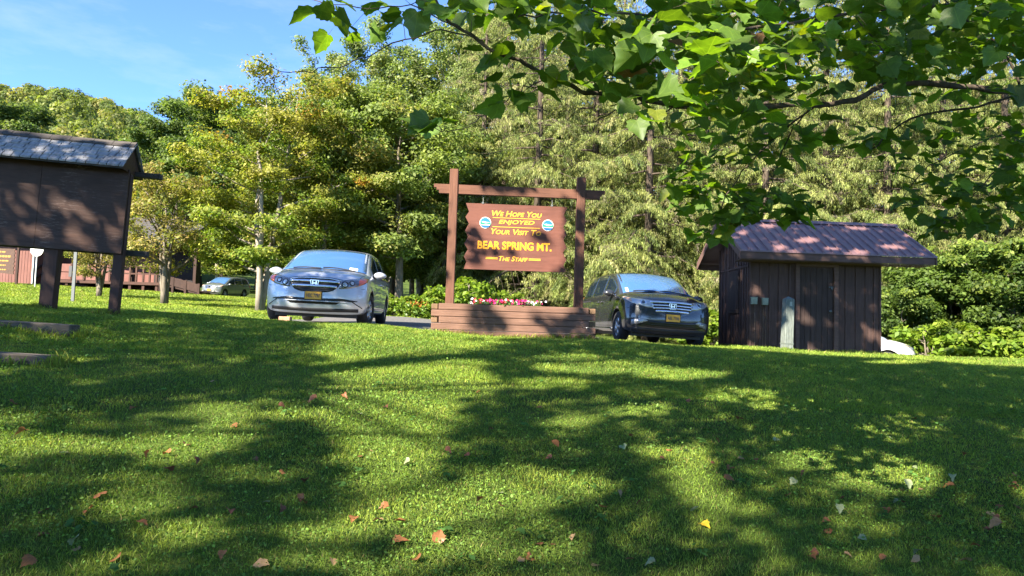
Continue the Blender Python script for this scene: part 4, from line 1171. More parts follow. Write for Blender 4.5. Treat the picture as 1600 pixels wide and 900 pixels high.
m = MB()
for xx in (-hw - .12, hw + .10): m.span((xx - .05, .055, 0), (xx + .05, .15, zt - zo + .45))
m.span((-hw - .25, .06, zt - zo + .18), (hw + .25, .14, zt - zo + .30)); m.tube([(hw * .5, .03, zt - zo - .02), (hw * .5, .06, zt - zo + .2)], .012, 5); m.tube([(-hw * .5, .03, zt - zo - .02), (-hw * .5, .06, zt - zo + .2)], .012, 5)
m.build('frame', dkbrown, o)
# ------------------------------------------------------------------ vehicles
glass = mat('car glass', (.012, .020, .030), .02, spec=.5, ior=2.1)
glass_ws = mat('windscreen glass', (.09, .22, .48), .03, metal=.5, coat=.6)  # blue sky reflection is put into the metallic base colour
chrome = mat('chrome', (.75, .76, .78), .12, metal=1.0)
gloss_black = mat('gloss black plastic', (.010, .010, .011), .25)
trim_black = mat('car black plastic', (.018, .018, .019), .6)
tyre_m = mat('tyre rubber', (.022, .022, .022), .85, var=.3, scale=20)
rim_m = mat('alloy wheel', (.50, .51, .52), .3, metal=.85)
lamp_in = mat('headlamp reflector', (.20, .21, .23), .15, metal=.6, coat=1)
lamp_clear = mat('headlamp clear lens', (.46, .48, .50), .12, metal=.45, coat=1)
amber = mat('amber lens', (.62, .10, .045), .15, coat=1)
plate_m = mat('orange yellow number plate', (.72, .36, .03), .45)
plate_t = mat('number plate dark blue', (.03, .03, .09), .5)
sticker = mat('paper sticker', (.62, .66, .66), .5)
def paint(name, col, metal=.55, rough=.32):
    return mat(name, col, rough, metal=metal, coat=1.0, spec=.5)

ST = [  # x, w, zb, zsh, ws, wr, zr
    (2.45, .95, .22, .90, .90, .66, .935), (2.40, .96, .22, .935, .915, .68, .98), (2.25, .97, .22, .97, .93, .71, 1.035), (2.0, .98, .21, 1.0, .94, .74, 1.085),
    (1.75, .985, .21, 1.02, .945, .76, 1.12), (1.5, .99, .21, 1.035, .948, .81, 1.15), (1.36, .995, .21, 1.04, .95, .85, 1.175), (1.15, .995, .21, 1.045, .95, .84, 1.28), (.85, .995, .21, 1.05, .95, .815, 1.43),
    (.55, .995, .21, 1.055, .95, .79, 1.56), (.32, .995, .21, 1.06, .95, .77, 1.645), (.12, .995, .21, 1.06, .95, .755, 1.69), (-.25, .995, .21, 1.065, .95, .745, 1.715), (-.9, .995, .21, 1.07, .95, .74, 1.725),
    (-1.6, .995, .21, 1.08, .945, .735, 1.72), (-2.1, .985, .22, 1.085, .935, .72, 1.70), (-2.38, .965, .24, 1.09, .915, .695, 1.64), (-2.52, .94, .27, 1.08, .89, .66, 1.49), (-2.64, .91, .30, 1.03, .86, .60, 1.22)]
def half_section(w, zb, zsh, ws, wr, zr):
    P = [(0, zb), (.6 * w, zb), (.92 * w, zb + .015), (.982 * w, zb + .12), (w, .58), (w * .995, zsh - .12), (ws + .03, zsh - .02)]
    cr = .03
    z3 = zr - .05
    P += [(ws + (wr - ws) * .10, zsh + (z3 - zsh) * .10), (ws + (wr - ws) * .52, zsh + (z3 - zsh) * .58), (wr, z3), (wr * .88, zr - .018), (wr * .5, zr + cr * .4), (0, zr + cr)]
    return P
def nose(y, z):
    return .35 * (min(abs(y), 1.0) / .96) ** 3.3 + float(np.interp(z, [.2, .30, .40, .50, .60, .72, .84, .93, 1.0], [.14, .05, .01, 0, .0, .025, .06, .105, .17]))
def body_mesh(name, paint_m):
    rings = []
    for st in ST:
        h = half_section(*st[1:])
        k = max(0, 1 - (2.45 - st[0]) / 1.05) ** 1.6
        pts = []
        for i, (y, z) in enumerate(h):
            x = st[0] - k * nose(y, z)
            if st[0] < 1.55 and st[0] > .1 and i >= 8: x += .13 * (1 - (y / .85) ** 2) * min(1, (1.55 - st[0]) / .2) * min(1, (st[0] - .1) / .3)
            pts.append((x, y, z))
        ring = pts + [(x, -y, z) for x, y, z in pts[-2:0:-1]]
        rings.append(ring)
    n = len(rings[0])
    front = rings[0]
    caps = []
    for s in (.86, .62, .34):
        caps.append([(2.45 - nose(y * s, .56 + (z - .56) * s), y * s, .56 + (z - .56) * s) for (x, y, z) in front])
    allr = caps[::-1] + rings
    vs = [p for r_ in allr for p in r_]
    fs = []
    for i in range(len(allr) - 1):
        for k in range(n):
            k2 = (k + 1) % n
            fs.append((i * n + k, (i + 1) * n + k, (i + 1) * n + k2, i * n + k2))
    c0 = len(vs); vs.append((2.45 - nose(0, .56), 0, .56)); fs += [(c0, k, (k + 1) % n) for k in range(n)]
    c1 = len(vs); l0 = (len(allr) - 1) * n; vs.append((-2.70, 0, .75)); fs += [(c1, l0 + (k + 1) % n, l0 + k) for k in range(n)]
    me = bpy.data.meshes.new(name); me.from_pydata(vs, [], fs); me.materials.append(paint_m); me.materials.append(trim_black)
    bm = bmesh.new(); bm.from_mesh(me); bmesh.ops.recalc_face_normals(bm, faces=bm.faces); bm.to_mesh(me); bm.free()
    o = bpy.data.objects.new(name, me); COL.objects.link(o)
    ss = o.modifiers.new('s', 'SUBSURF'); ss.levels = 2; ss.render_levels = 2
    cut = MB()
    for x in (1.50, -1.50):
        for s in (-1, 1):
            m_ = MB(); cut.lathe([(0, s * .60), (.395, s * .60), (.395, s * 1.4), (0, s * 1.4)], 40, 'Y', (x, 0, .36))
    cm = bpy.data.meshes.new('cut'); cm.from_pydata(cut.v, [], cut.f); cm.materials.append(paint_m); cm.materials.append(trim_black)
    cm.polygons.foreach_set('material_index', [1] * len(cm.polygons))
    bm = bmesh.new(); bm.from_mesh(cm); bmesh.ops.remove_doubles(bm, verts=bm.verts, dist=1e-4); bmesh.ops.recalc_face_normals(bm, faces=bm.faces); bm.to_mesh(cm); bm.free()
    co = bpy.data.objects.new('cut', cm); COL.objects.link(co)
    bo_ = o.modifiers.new('b', 'BOOLEAN'); bo_.object = co; bo_.operation = 'DIFFERENCE'; bo_.solver = 'EXACT'
    dg = bpy.context.evaluated_depsgraph_get()
    out = bpy.data.meshes.new_from_object(o.evaluated_get(dg))
    bo_.show_viewport = False
    dg.update()
    full = bpy.data.meshes.new_from_object(o.evaluated_get(bpy.context.evaluated_depsgraph_get()))
    bv = bmesh.new(); bv.from_mesh(full); tree = BVHTree.FromBMesh(bv); bv.free()
    for q in (o, co): COL.objects.unlink(q); bpy.data.objects.remove(q)
    out.polygons.foreach_set('use_smooth', [True] * len(out.polygons))
    for p_ in out.polygons:
        if p_.material_index == 1: p_.use_smooth = False
    return out, tree

class Skin:
    """lays thin shaped pieces on a body surface"""
    def __init__(s, tree): s.t = tree; s.dz = .035
    def hit(s, o, d):
        h = s.t.ray_cast(Vector(o), Vector(d))
        return h
    def grid(s, rows, d, off, mb, skirt=.02):
        """rows: list of lists of ray origins; d: ray direction"""
        d = Vector(d); P = []
        for row in rows:
            q = []
            for o in row:
                h = s.hit(o, d)
                q.append(None if h[0] is None else h[0] + h[1] * off)
            P.append(q)
        nr, nc = len(P), len(P[0])
        last = None
        for i in range(nr):
            for j in range(nc):
                if P[i][j] is None:
                    cand = [P[a][b] for a in range(nr) for b in range(nc) if P[a][b] is not None and abs(a - i) + abs(b - j) <= 2]
                    P[i][j] = cand[0] if cand else Vector(rows[i][j])
        vs = [p for r_ in P for p in r_]
        fs = [(i * nc + j, i * nc + j + 1, (i + 1) * nc + j + 1, (i + 1) * nc + j) for i in range(nr - 1) for j in range(nc - 1)]
        border = [(0, j) for j in range(nc)] + [(i, nc - 1) for i in range(1, nr)] + [(nr - 1, j) for j in range(nc - 2, -1, -1)] + [(i, 0) for i in range(nr - 2, 0, -1)]
        b0 = len(vs)
        for (i, j) in border: vs.append(P[i][j] + d * skirt)
        m = len(border)
        for k in range(m):
            a = border[k]; b = border[(k + 1) % m]
            fs.append((a[0] * nc + a[1], b[0] * nc + b[1], b0 + (k + 1) % m, b0 + k))
        mb.add(vs, fs)
    def front(s, ys, zt, zb, off, mb, rows=4, skirt=.02):
        """piece on the nose between curves zt(y) and zb(y)"""
        R_ = [[(4, y, s.dz + zb(y) + (zt(y) - zb(y)) * i / rows) for y in ys] for i in range(rows + 1)]
        s.grid(R_, (-1, 0, 0), off, mb, skirt)
    def side(s, sgn, xs, zt, zb, off, mb, rows=4, skirt=.02):
        R_ = [[(x, sgn * 3, zb(x) + (zt(x) - zb(x)) * i / rows) for x in xs] for i in range(rows + 1)]
        s.grid(R_, (0, -sgn, 0), off, mb, skirt)
lin = lambda a, b, n: [a + (b - a) * i / (n - 1) for i in range(n)]
cv = lambda *p: (lambda t: float(np.interp(t, [q[0] for q in p], [q[1] for q in p])))

def wheel(parent, x, s, steer=0.0, spokes=7):
    m = MB()
    m.lathe([(.215, -.10), (.25, -.108), (.315, -.105), (.342, -.075), (.345, 0), (.342, .075), (.315, .105), (.25, .108), (.215, .10), (.205, 0), (.215, -.10)], 40, 'Y')
    w = m.build('wheel', tyre_m, parent, smooth=True, loc=(x, s * .865, .345)); w.rotation_euler = (0, 0, steer)
    m = MB(); f = s * .088
    m.lathe([(.228, s * .10), (.222, f), (.205, s * .075), (.20, s * .03), (.0, s * .02)], 40, 'Y')
    m.lathe([(0, s * .098), (.035, s * .097), (.05, s * .085), (.05, s * .03)], 20, 'Y')
    for k in range(spokes):
        a = 2 * math.pi * k / spokes
        for da in (-.10, .10):
            p0 = (.04 * math.cos(a), s * .075, .04 * math.sin(a)); p1 = (.215 * math.cos(a + da), s * .078, .215 * math.sin(a + da))
            m.tube([p0, p1], [.020, .015], 6)
    m.build('rim', rim_m, w, smooth=True)
    m = MB(); m.lathe([(0, s * .028), (.196, s * .036)], 32, 'Y'); m.build('brake_disc', mat('dark wheel inside', (.03, .03, .03), .6), w)

def minivan(name, label, cat, paint_m, loc, rz, pitch=0.0, style='new', plate=None, S=(1, 1, 1), steer=0.0, rims=None, roll=0.0, group=None, wear=False):
    o = thing(name, label, cat, loc, rot=(roll, pitch, rz), group=group); o.scale = S
    me, tree = body_mesh(name + ' body', paint_m)
    body = link(bpy.data.objects.new('body', me), o)
    sk = Skin(tree)
    m = MB(); m.span((-2.35, -.78, .16), (2.05, .78, .30)); m.build('underbody', trim_black, o)
    # windscreen
    m = MB(); rows = []
    for i in range(11):
        t = i / 10
        rows.append([((1.44 - .02 * a * a) * (1 - t) + .245 * t + .10 * (1 - a * a) * (1 - t * .4), a * (.835 * (1 - t) + .715 * t), 3.0) for a in lin(-1, 1, 17)])
    sk.grid(rows, (0, 0, -1), .004, m, .01); ws = m.build('windscreen', glass_ws, o, smooth=True)
    # sunshade band / sticker on the screen
    m = MB()
    for (a0, a1, t0, t1) in ([(.60, .80, .06, .16)] if style == 'new' else [(-.93, -.86, .05, .22)]):
        R2 = [[((1.46) * (1 - t) + .245 * t + .10 * (1 - a * a) * (1 - t * .4), a * (.83 * (1 - t) + .71 * t), 3.0) for a in lin(a0, a1, 3)] for t in (t0, t1)]
        sk.grid(R2, (0, 0, -1), .008, m, .002)
    m.build('sticker', sticker, ws)
    # wipers and cowl
    m = MB()
    R2 = [[((1.50 + .10 * (1 - a * a)) - .075 * t, a * .82, 3.0) for a in lin(-1, 1, 15)] for t in (0, 1)]
    sk.grid(R2, (0, 0, -1), .006, m, .01); m.build('cowl', trim_black, o)
    for y0, y1 in ((.62, -.02), (-.05, -.62)):
        m = MB(); pp = []
        for t in lin(0, 1, 6):
            y = y0 + (y1 - y0) * t; x = 1.50 - .10 * math.sin(t * 2.2) + .08 * (1 - (y / .85) ** 2)
            h = sk.hit((x, y, 3), (0, 0, -1)); pp.append(h[0] + h[1] * .022)
        m.tube(pp, .011, 5); m.build('wiper', trim_black, o)
    zroof = cv(*[(q[0], q[6]) for q in ST[::-1]])
    # side glass
    for s in (-1, 1):
        zt = lambda x: zroof(x) - .115 - .0 * x
        for nm, x0, x1 in (('front_window', .98, -.02), ('rear_window', -.10, -1.14), ('quarter_window', -1.22, -2.22)):
            m = MB()
            zb_ = lambda x: 1.085 + .01 * (-x) * .5
            xs = lin(x0, x1, 12)
            f_t = (lambda x: max(zb_(x) + .012, zt(x))) if nm != 'quarter_window' else (lambda x: max(zb_(x) + .02, zt(x) - .18 * max(0, (-1.9 - x) / .32) ** 2))
            sk.side(s, xs, f_t, zb_, .004, m, 5, .006); m.build(nm, glass, o, smooth=True)
        m = MB(); sk.side(s, lin(1.12, -2.3, 24), lambda x: 1.088 + .01 * (-x) * .5, lambda x: 1.066 + .01 * (-x) * .5, .006, m, 1, .006); m.build('belt_trim', trim_black if style == 'new' else chrome, o, smooth=True)
        # seams
        m = MB()
        for x in (1.08, -.06, -1.18):
            sk.side(s, [x - .007, x + .007], lambda _x: 1.05, lambda _x: .36, .0015, m, 10, .003)
        sk.side(s, lin(1.08, -1.18, 14), lambda x: .372, lambda x: .358, .0015, m, 1, .003)
        m.build('door_seam', trim_black, o)
        m = MB(); sk.side(s, lin(-1.2, -2.4, 10), lambda x: 1.0, lambda x: .965, .003, m, 1, .004); m.build('door_track', trim_black, o)
        for x in (.08, -.24):
            m = MB(); h = sk.hit((x, s * 3, .93), (0, -s, 0))
            p_ = h[0]; m.tube([(x - .10, p_.y + s * .004, .93), (x - .08, p_.y + s * .032, .932), (x + .08, p_.y + s * .032, .932), (x + .10, p_.y + s * .004, .93)], .015, 8); m.build('door_handle', chrome if style == 'new' else paint_m, o, smooth=True)
        # mirror
        m = MB(); c = Vector((1.0, s * 1.075, 1.11)); prof = []
        nu, nv = 14, 10; vs = []; fs = []
        for i in range(nv + 1):
            th = math.pi * i / nv
            for j in range(nu):
                ph = 2 * math.pi * j / nu
                sx = .115 * math.sin(th) * math.cos(ph); sx = sx if sx > 0 else sx * .45
                sy = .135 * math.cos(th); szz = .085 * math.sin(th) * math.sin(ph)
                szz *= 1 - .25 * (s * sy > 0) * abs(sy) / .135
                vs.append(c + Vector((sx, sy, szz)))
        for i in range(nv):
            for j in range(nu): fs.append((i * nu + j, i * nu + (j + 1) % nu, (i + 1) * nu + (j + 1) % nu, (i + 1) * nu + j))
        m.add(vs, fs); m.build('mirror', paint_m, o, smooth=True)
        m = MB(); m.tube([(1.0, s * .92, 1.06), (1.0, s * 1.0, 1.075)], [.05, .035], 8); m.build('mirror_stalk', trim_black, o, smooth=True)
        # sill
        m = MB(); sk.side(s, lin(1.02, -1.02, 12), lambda x: .325, lambda x: .24, .012, m, 2, .02); m.build('sill_trim', paint_m if style == 'new' else paint_m, o, smooth=True)
        wheel(o, 1.50, s, steer, 7 if style == 'new' else 5); wheel(o, -1.50, s, 0, 7 if style == 'new' else 5)
        # lamps
        m = MB()
        if style == 'new':
            zt_ = cv((.44, .865), (.60, .905), (.78, .945), (.90, .965), (.97, .955)); zb2 = cv((.44, .70), (.60, .715), (.78, .765), (.90, .83), (.97, .90))
            y0, y1 = .46, .945
        else:
            zt_ = cv((.40, .90), (.60, .93), (.80, .965), (.95, .985)); zb2 = cv((.40, .745), (.55, .755), (.75, .80), (.88, .86), (.95, .93))
            y0, y1 = .42, .94
        ys = [s * y for y in lin(y0, y1, 14)]
        sk.front(ys, lambda y: zt_(abs(y)), lambda y: zb2(abs(y)), .006, m, 5, .02); hl = m.build('headlight', lamp_in if style == 'new' else lamp_clear, o, smooth=True)
        m = MB()
        if style == 'new':
            ys = [s * y for y in lin(.80, .935, 7)]
            sk.front(ys, lambda y: zt_(abs(y)) - .012, lambda y: zb2(abs(y)) + .012, .010, m, 3, .006); m.build('turn_signal', amber, hl, smooth=True)
        else:
            ys = [s * y for y in lin(.83, .93, 6)]
            sk.front(ys, lambda y: zt_(abs(y)) - .014, lambda y: zb2(abs(y)) + .014, .010, m, 3, .006); m.build('turn_signal', mat('pale amber lens', (.62, .36, .24), .2), hl, smooth=True)
        for yy, zz, rd in (((.56, .80, .058), (.685, .835, .05)) if style == 'new' else ((.62, .855, .055),)):
            h = sk.hit((4, s * yy, zz + sk.dz), (-1, 0, 0)); p_ = h[0]
            m = MB(); q = h[1].to_track_quat('Z', 'Y').to_matrix()
            def rg(r_, k, u): return p_ + q @ Vector((r_ * math.cos(k), r_ * math.sin(k), u))
            vs = []; n_ = 20
            for r_, u in ((rd * 1.15, .008), (rd, .020), (rd * .80, .014), (rd * .78, .010)): vs += [rg(r_, 2 * math.pi * k / n_, u) for k in range(n_)]
            fs = [(a * n_ + k, a * n_ + (k + 1) % n_, (a + 1) * n_ + (k + 1) % n_, (a + 1) * n_ + k) for a in range(3) for k in range(n_)]
            m.add(vs, fs); m.build('lamp_bezel', gloss_black if style == 'new' else chrome, hl, smooth=True)
            m = MB(); vs = [p_ + q @ Vector((0, 0, .026))] + [rg(rd * .78, 2 * math.pi * k / n_, .011) for k in range(n_)]
            m.add(vs, [(0, 1 + k, 1 + (k + 1) % n_) for k in range(n_)]); m.build('lamp_lens', lamp_clear if style == 'new' else glass, hl, smooth=True)
    # grille
    gy = lin(-.485, .485, 25)
    if style == 'new':
        gt = cv((0, .905), (.30, .90), (.485, .865)); gb = cv((0, .615), (.25, .625), (.36, .66), (.44, .735), (.485, .80))
    else:
        gt = cv((0, .905), (.3, .90), (.485, .875)); gb = cv((0, .665), (.3, .675), (.40, .71), (.485, .79))
    m = MB(); sk.front(gy, lambda y: gt(abs(y)), lambda y: gb(abs(y)), .004, m, 6, .02); gr = m.build('grille', gloss_black, o, smooth=True)
    m = MB()
    if style == 'new':
        for zc, hw in ((.838, .46), (.742, .415)):
            sk.front(lin(-hw, hw, 23), lambda y: zc + .021 - .10 * abs(y) ** 3, lambda y: zc - .022 - .10 * abs(y) ** 3, .022, m, 2, .03)
        sk.front(lin(-.485, .485, 25), lambda y: gt(abs(y)) + .004, lambda y: gt(abs(y)) - .010, .010, m, 1, .01)
    else:
        for zc, hw, h_ in ((.885, .48, .020), (.815, .45, .013), (.755, .43, .013), (.690, .37, .018)):
            sk.front(lin(-hw, hw, 23), lambda y: zc + h_ - .06 * abs(y) ** 2, lambda y: zc - h_ - .06 * abs(y) ** 2, .016, m, 2, .02)
    m.build('grille_bars', chrome, gr, smooth=True)
    m = MB()
    for k in range(5):
        zc = .655 + k * .05
        sk.front(lin(-.36, .36, 19), lambda y: max(gb(abs(y)) + .004, zc + .004), lambda y: max(gb(abs(y)) + .001, zc - .004), .008, m, 1, .006)
    m.build('grille_mesh', trim_black, gr)
    # maker's emblem: a letter in a rounded frame
    EZ = .80 + sk.dz; h = sk.hit((4, 0, EZ), (-1, 0, 0)); ex = h[0].x + .026
    m = MB()
    fr_ = [(-.078, .062), (.078, .062), (.084, .046), (.064, -.056), (.050, -.066), (-.050, -.066), (-.064, -.056), (-.084, .046)]
    inn = [(a * .85, b * .84) for a, b in fr_]
    n_ = len(fr_)
    vs = [(ex, a, EZ + b) for a, b in fr_] + [(ex, a, EZ + b) for a, b in inn] + [(ex - .02, a, EZ + b) for a, b in fr_] + [(ex - .02, a, EZ + b) for a, b in inn]
    fs = []
    for k in range(n_):
        k2 = (k + 1) % n_
        fs += [(k, k2, n_ + k2, n_ + k), (k, 2 * n_ + k, 2 * n_ + k2, k2), (n_ + k, n_ + k2, 3 * n_ + k2, 3 * n_ + k)]
    m.add(vs, fs)
    for sgn in (-1, 1):
        m.add([(ex + .002, sgn * .048, EZ + .045), (ex + .002, sgn * .024, EZ + .045), (ex + .002, sgn * .020, EZ + -.050), (ex + .002, sgn * .040, EZ + -.050), (ex - .02, sgn * .048, EZ + .045), (ex - .02, sgn * .024, EZ + .045), (ex - .02, sgn * .020, EZ + -.050), (ex - .02, sgn * .040, EZ + -.050)],
              [(0, 1, 2, 3), (4, 7, 6, 5), (0, 4, 5, 1), (1, 5, 6, 2), (2, 6, 7, 3), (3, 7, 4, 0)])
    m.span((ex - .02, -.03, EZ - .011), (ex + .001, .03, EZ + .009))
    m.cur = 1; m.add([(ex - .012, a, EZ + b) for a, b in inn], [tuple(range(n_))])
    m.build('emblem', [chrome, gloss_black], gr)
    # shut lines of the bonnet and bumper
    m = MB(); sk.front(lin(-.50, .50, 25), lambda y: gt(abs(y)) + .030, lambda y: gt(abs(y)) + .020, .0015, m, 1, .003)
    for s in (-1, 1):
        R2 = [[(x, s * (.775 + .075 * (2.2 - x) / .75 + dy), 3.0) for x in lin(2.20, 1.47, 12)] for dy in (-.005, .005)]
        sk.grid(R2, (0, 0, -1), .0015, m, .003)
        sk.side(s, lin(1.93, 2.16, 5), lambda x: .765, lambda x: .757, .0015, m, 1, .003)
    m.build('bonnet_seam', trim_black, o)
    # lower intake, fog trims, bumper lip
    m = MB()
    if style == 'new':
        sk.front(lin(-.80, .80, 31), cv((-.80, .475), (-.5, .515), (-.2, .50), (.2, .50), (.5, .515), (.80, .475)), cv((-.80, .462), (-.5, .43), (-.42, .385), (.42, .385), (.5, .43), (.80, .462)), .004, m, 4, .02)
    else:
        sk.front(lin(-.78, .78, 31), cv((-.78, .45), (-.55, .50), (-.4, .47), (.4, .47), (.55, .50), (.78, .45)), cv((-.78, .39), (-.5, .33), (.5, .33), (.78, .39)), .004, m, 4, .02)
    lo = m.build('lower_intake', gloss_black, o, smooth=True)
    m = MB()
    if style == 'new':
        sk.front(lin(-.66, .66, 27), lambda y: .452, lambda y: .434, .014, m, 1, .02)
    else:
        sk.front(lin(-.5, .5, 21), lambda y: .398, lambda y: .388, .010, m, 1, .01)
    m.build('intake_bar', paint_m if style == 'new' else trim_black, lo, smooth=True)
    for s in (-1, 1):
        if style == 'old':
            m = MB(); sk.front([s * y for y in lin(.53, .84, 9)], lambda y: float(np.interp(abs(y), [.53, .62, .84], [.47, .515, .475])), lambda y: float(np.interp(abs(y), [.53, .84], [.455, .35])), .010, m, 3, .02); ft = m.build('fog_trim', mat('satin grey trim', (.33, .33, .34), .35, metal=.6), o, smooth=True)
            m = MB(); sk.front([s * y for y in lin(.63, .76, 6)], lambda y: .475, lambda y: .415, .016, m, 2, .01); m.build('fog_lamp', lamp_clear, ft, smooth=True)
        else:
            m = MB(); sk.front([s * y for y in lin(.70, .885, 8)], lambda y: float(np.interp(abs(y), [.70, .885], [.462, .335])) + .010, lambda y: float(np.interp(abs(y), [.70, .885], [.462, .335])) - .010, .006, m, 1, .01); m.build('bumper_crease', gloss_black, o, smooth=True)
    m = MB(); sk.front(lin(-.82, .82, 25), lambda y: .300 + .02 * abs(y), lambda y: .225 + .03 * abs(y), .004, m, 2, .02); m.build('bumper_lip', trim_black, o, smooth=True)
    # number plate
    zc = .585
    h = sk.hit((4, 0, zc), (-1, 0, 0)); px_ = h[0].x + .02
    m = MB(); m.span((px_ - .03, -.165, zc - .085), (px_, .165, zc + .10)); ph = m.build('plate_holder', trim_black, o, bevel=.004)
    m = MB(); m.span((px_ + .001, -.152, zc - .076), (px_ + .006, .152, zc + .076)); pl_ = m.build('number_plate', plate_m, ph)
    if plate:
        text_mesh(plate, .25, .072, plate_t, 'plate_number', pl_, (px_ + .008, 0, zc - .002), rot=(math.pi / 2, 0, math.pi / 2), depth=.003, bold=.01)
    m = MB()
    # rear lamps
    for s in (-1, 1):
        sk.side(s, lin(-2.34, -2.60, 6), lambda x: 1.12, lambda x: .86, .004, m, 3, .01)
    m.build('tail_light', mat('red lens', (.42, .015, .015), .15, coat=1), o, smooth=True)
    return o

def seat_car(X, Y, fwd):
    """place a car with its wheels on the ground surface; returns location, rz, pitch, roll"""
    fx, fy = fwd; l = math.hypot(fx, fy); fx /= l; fy /= l
    rz = math.atan2(fy, fx)
    def gz(a, b): return g1(X + fx * a - fy * b, Y + fy * a + fx * b) + .012
    zf, zr_ = (gz(1.5, .85) + gz(1.5, -.85)) / 2, (gz(-1.5, .85) + gz(-1.5, -.85)) / 2
    zl, zrr = (gz(1.5, .85) + gz(-1.5, .85)) / 2, (gz(1.5, -.85) + gz(-1.5, -.85)) / 2
    return (X, Y, (zf + zr_) / 2), rz, -math.atan2(zf - zr_, 3.0), math.atan2(zl - zrr, 1.7)
silver = paint('silver blue metallic paint', (.50, .535, .59), .45, .42)
dark_p = paint('charcoal metallic paint', (.046, .049, .054), .5, .24)
GV = None
f_ = np.array([.070, -.997]); c0 = np.array([W(488, 480, 14.15)[0], 14.15]) - f_ * 2.45
loc, rz, pi_, ro = seat_car(c0[0], c0[1], f_)
minivan('minivan', 'silver blue minivan parked nose towards the grass, left of the sign', 'minivan', silver, loc, rz, pi_, 'new', 'HEC 7797', S=(1, 1.05, 1.0), steer=R(-8), roll=ro)
f_ = np.array([.115, -.993]); c0 = np.array([W(1050, 500, 15.2)[0], 15.2]) - f_ * 2.45
loc, rz, pi_, ro = seat_car(c0[0], c0[1], f_)
minivan('minivan', 'dark charcoal minivan parked between the sign planter and the shed', 'minivan', dark_p, loc, rz, pi_, 'old', 'AEL 7706', steer=R(2), roll=ro)
f_ = np.array([-.22, -.975]); xx = W(352, 450, 54)[0]
loc, rz, pi_, ro = seat_car(xx, 54, f_)
minivan('parked_car', 'distant grey green crossover parked on the far lawn track by the wood', 'car', paint('grey green paint', (.20, .23, .22), .5, .3), loc, rz, pi_, 'old', None, S=(.80, .86, .90), roll=ro)
f_ = np.array([.94, -.34]); xx = W(1392, 545, 22.5)[0]
loc, rz, pi_, ro = seat_car(xx - 1.55, 22.9, f_)
loc = (loc[0], loc[1], loc[2] - .03)
minivan('parked_car', 'white car with only its bonnet and front wheel showing behind the shed', 'car', paint('white car paint', (.78, .78, .77), .0, .3), loc, rz, pi_, 'old', None, S=(.90, .90, .86), roll=ro)
# ------------------------------------------------------------------ overhanging sycamore: limbs, twigs and lobed leaves
def ground_hit(px, py):
    Ys = np.linspace(1.5, 30, 600)
    d = ray(px, py)
    P = d[None, :] * (Ys / d[1])[:, None]
    z = P[:, 2] + EYE; g = G(P[:, 0], P[:, 1])
    k = np.argmax(z < g)
    return np.array([P[k, 0], P[k, 1], g[k]])
_half = [(0, 0), (.12, -.08), (.30, -.07), (.47, .03), (.45, .17), (.57, .33), (.47, .42), (.49, .60), (.36, .63), (.27, .70), (.19, .85), (.09, .92), (0, 1.03)]
OUT = np.array(_half + [(-x, y) for x, y in _half[-2:0:-1]])
def lobed(pos, nrm, tipdir, size, tint, r, curl=.35):
    """lobed leaves as small fans: centre + outline, gently curled"""
    n = len(pos); k = len(OUT)
    nrm = nrm / np.linalg.norm(nrm, axis=1, keepdims=True)
    t = tipdir - (tipdir * nrm).sum(1, keepdims=True) * nrm; t /= np.linalg.norm(t, axis=1, keepdims=True) + 1e-9
    s = np.cross(t, nrm)
    o = np.concatenate([[[0, .42]], OUT])
    x = o[None, :, 0] * (1 + r.normal(0, .10, (n, 1))) ; y = o[None, :, 1]
    jit = r.normal(0, .018, (n, k + 1)); 
    cz = r.normal(curl, curl * .6, (n, 1)); fx = r.normal(.38, .32, (n, 1))
    z = -cz * (y - .1) ** 2 * .55 + fx * np.abs(x) * .55 + jit + .05 * np.sin(y * 9 + r.uniform(0, 6, (n, 1))) * np.abs(x) * 1.4
    v = pos[:, None, :] + size[:, None, None] * (x[..., None] * s[:, None, :] + y[..., None] * t[:, None, :] + z[..., None] * nrm[:, None, :])
    b = (np.arange(n) * (k + 1))[:, None]
    tri = np.array([(0, 1 + i, 1 + (i + 1) % k) for i in range(k)])
    f = (b[:, :, None] + tri[None]).reshape(-1, 3)
    lobed.uv = np.tile(np.concatenate([o, np.zeros((k + 1, 1))], 1), (n, 1))
    return v.reshape(-1, 3), f, np.repeat(tint, k + 1, axis=0)
def with_uv(me, uv):
    a = me.attributes.new('leafuv', 'FLOAT_VECTOR', 'POINT'); a.data.foreach_set('vector', np.ascontiguousarray(uv, dtype=np.float32).ravel()); return me
rs = np.random.default_rng(21)
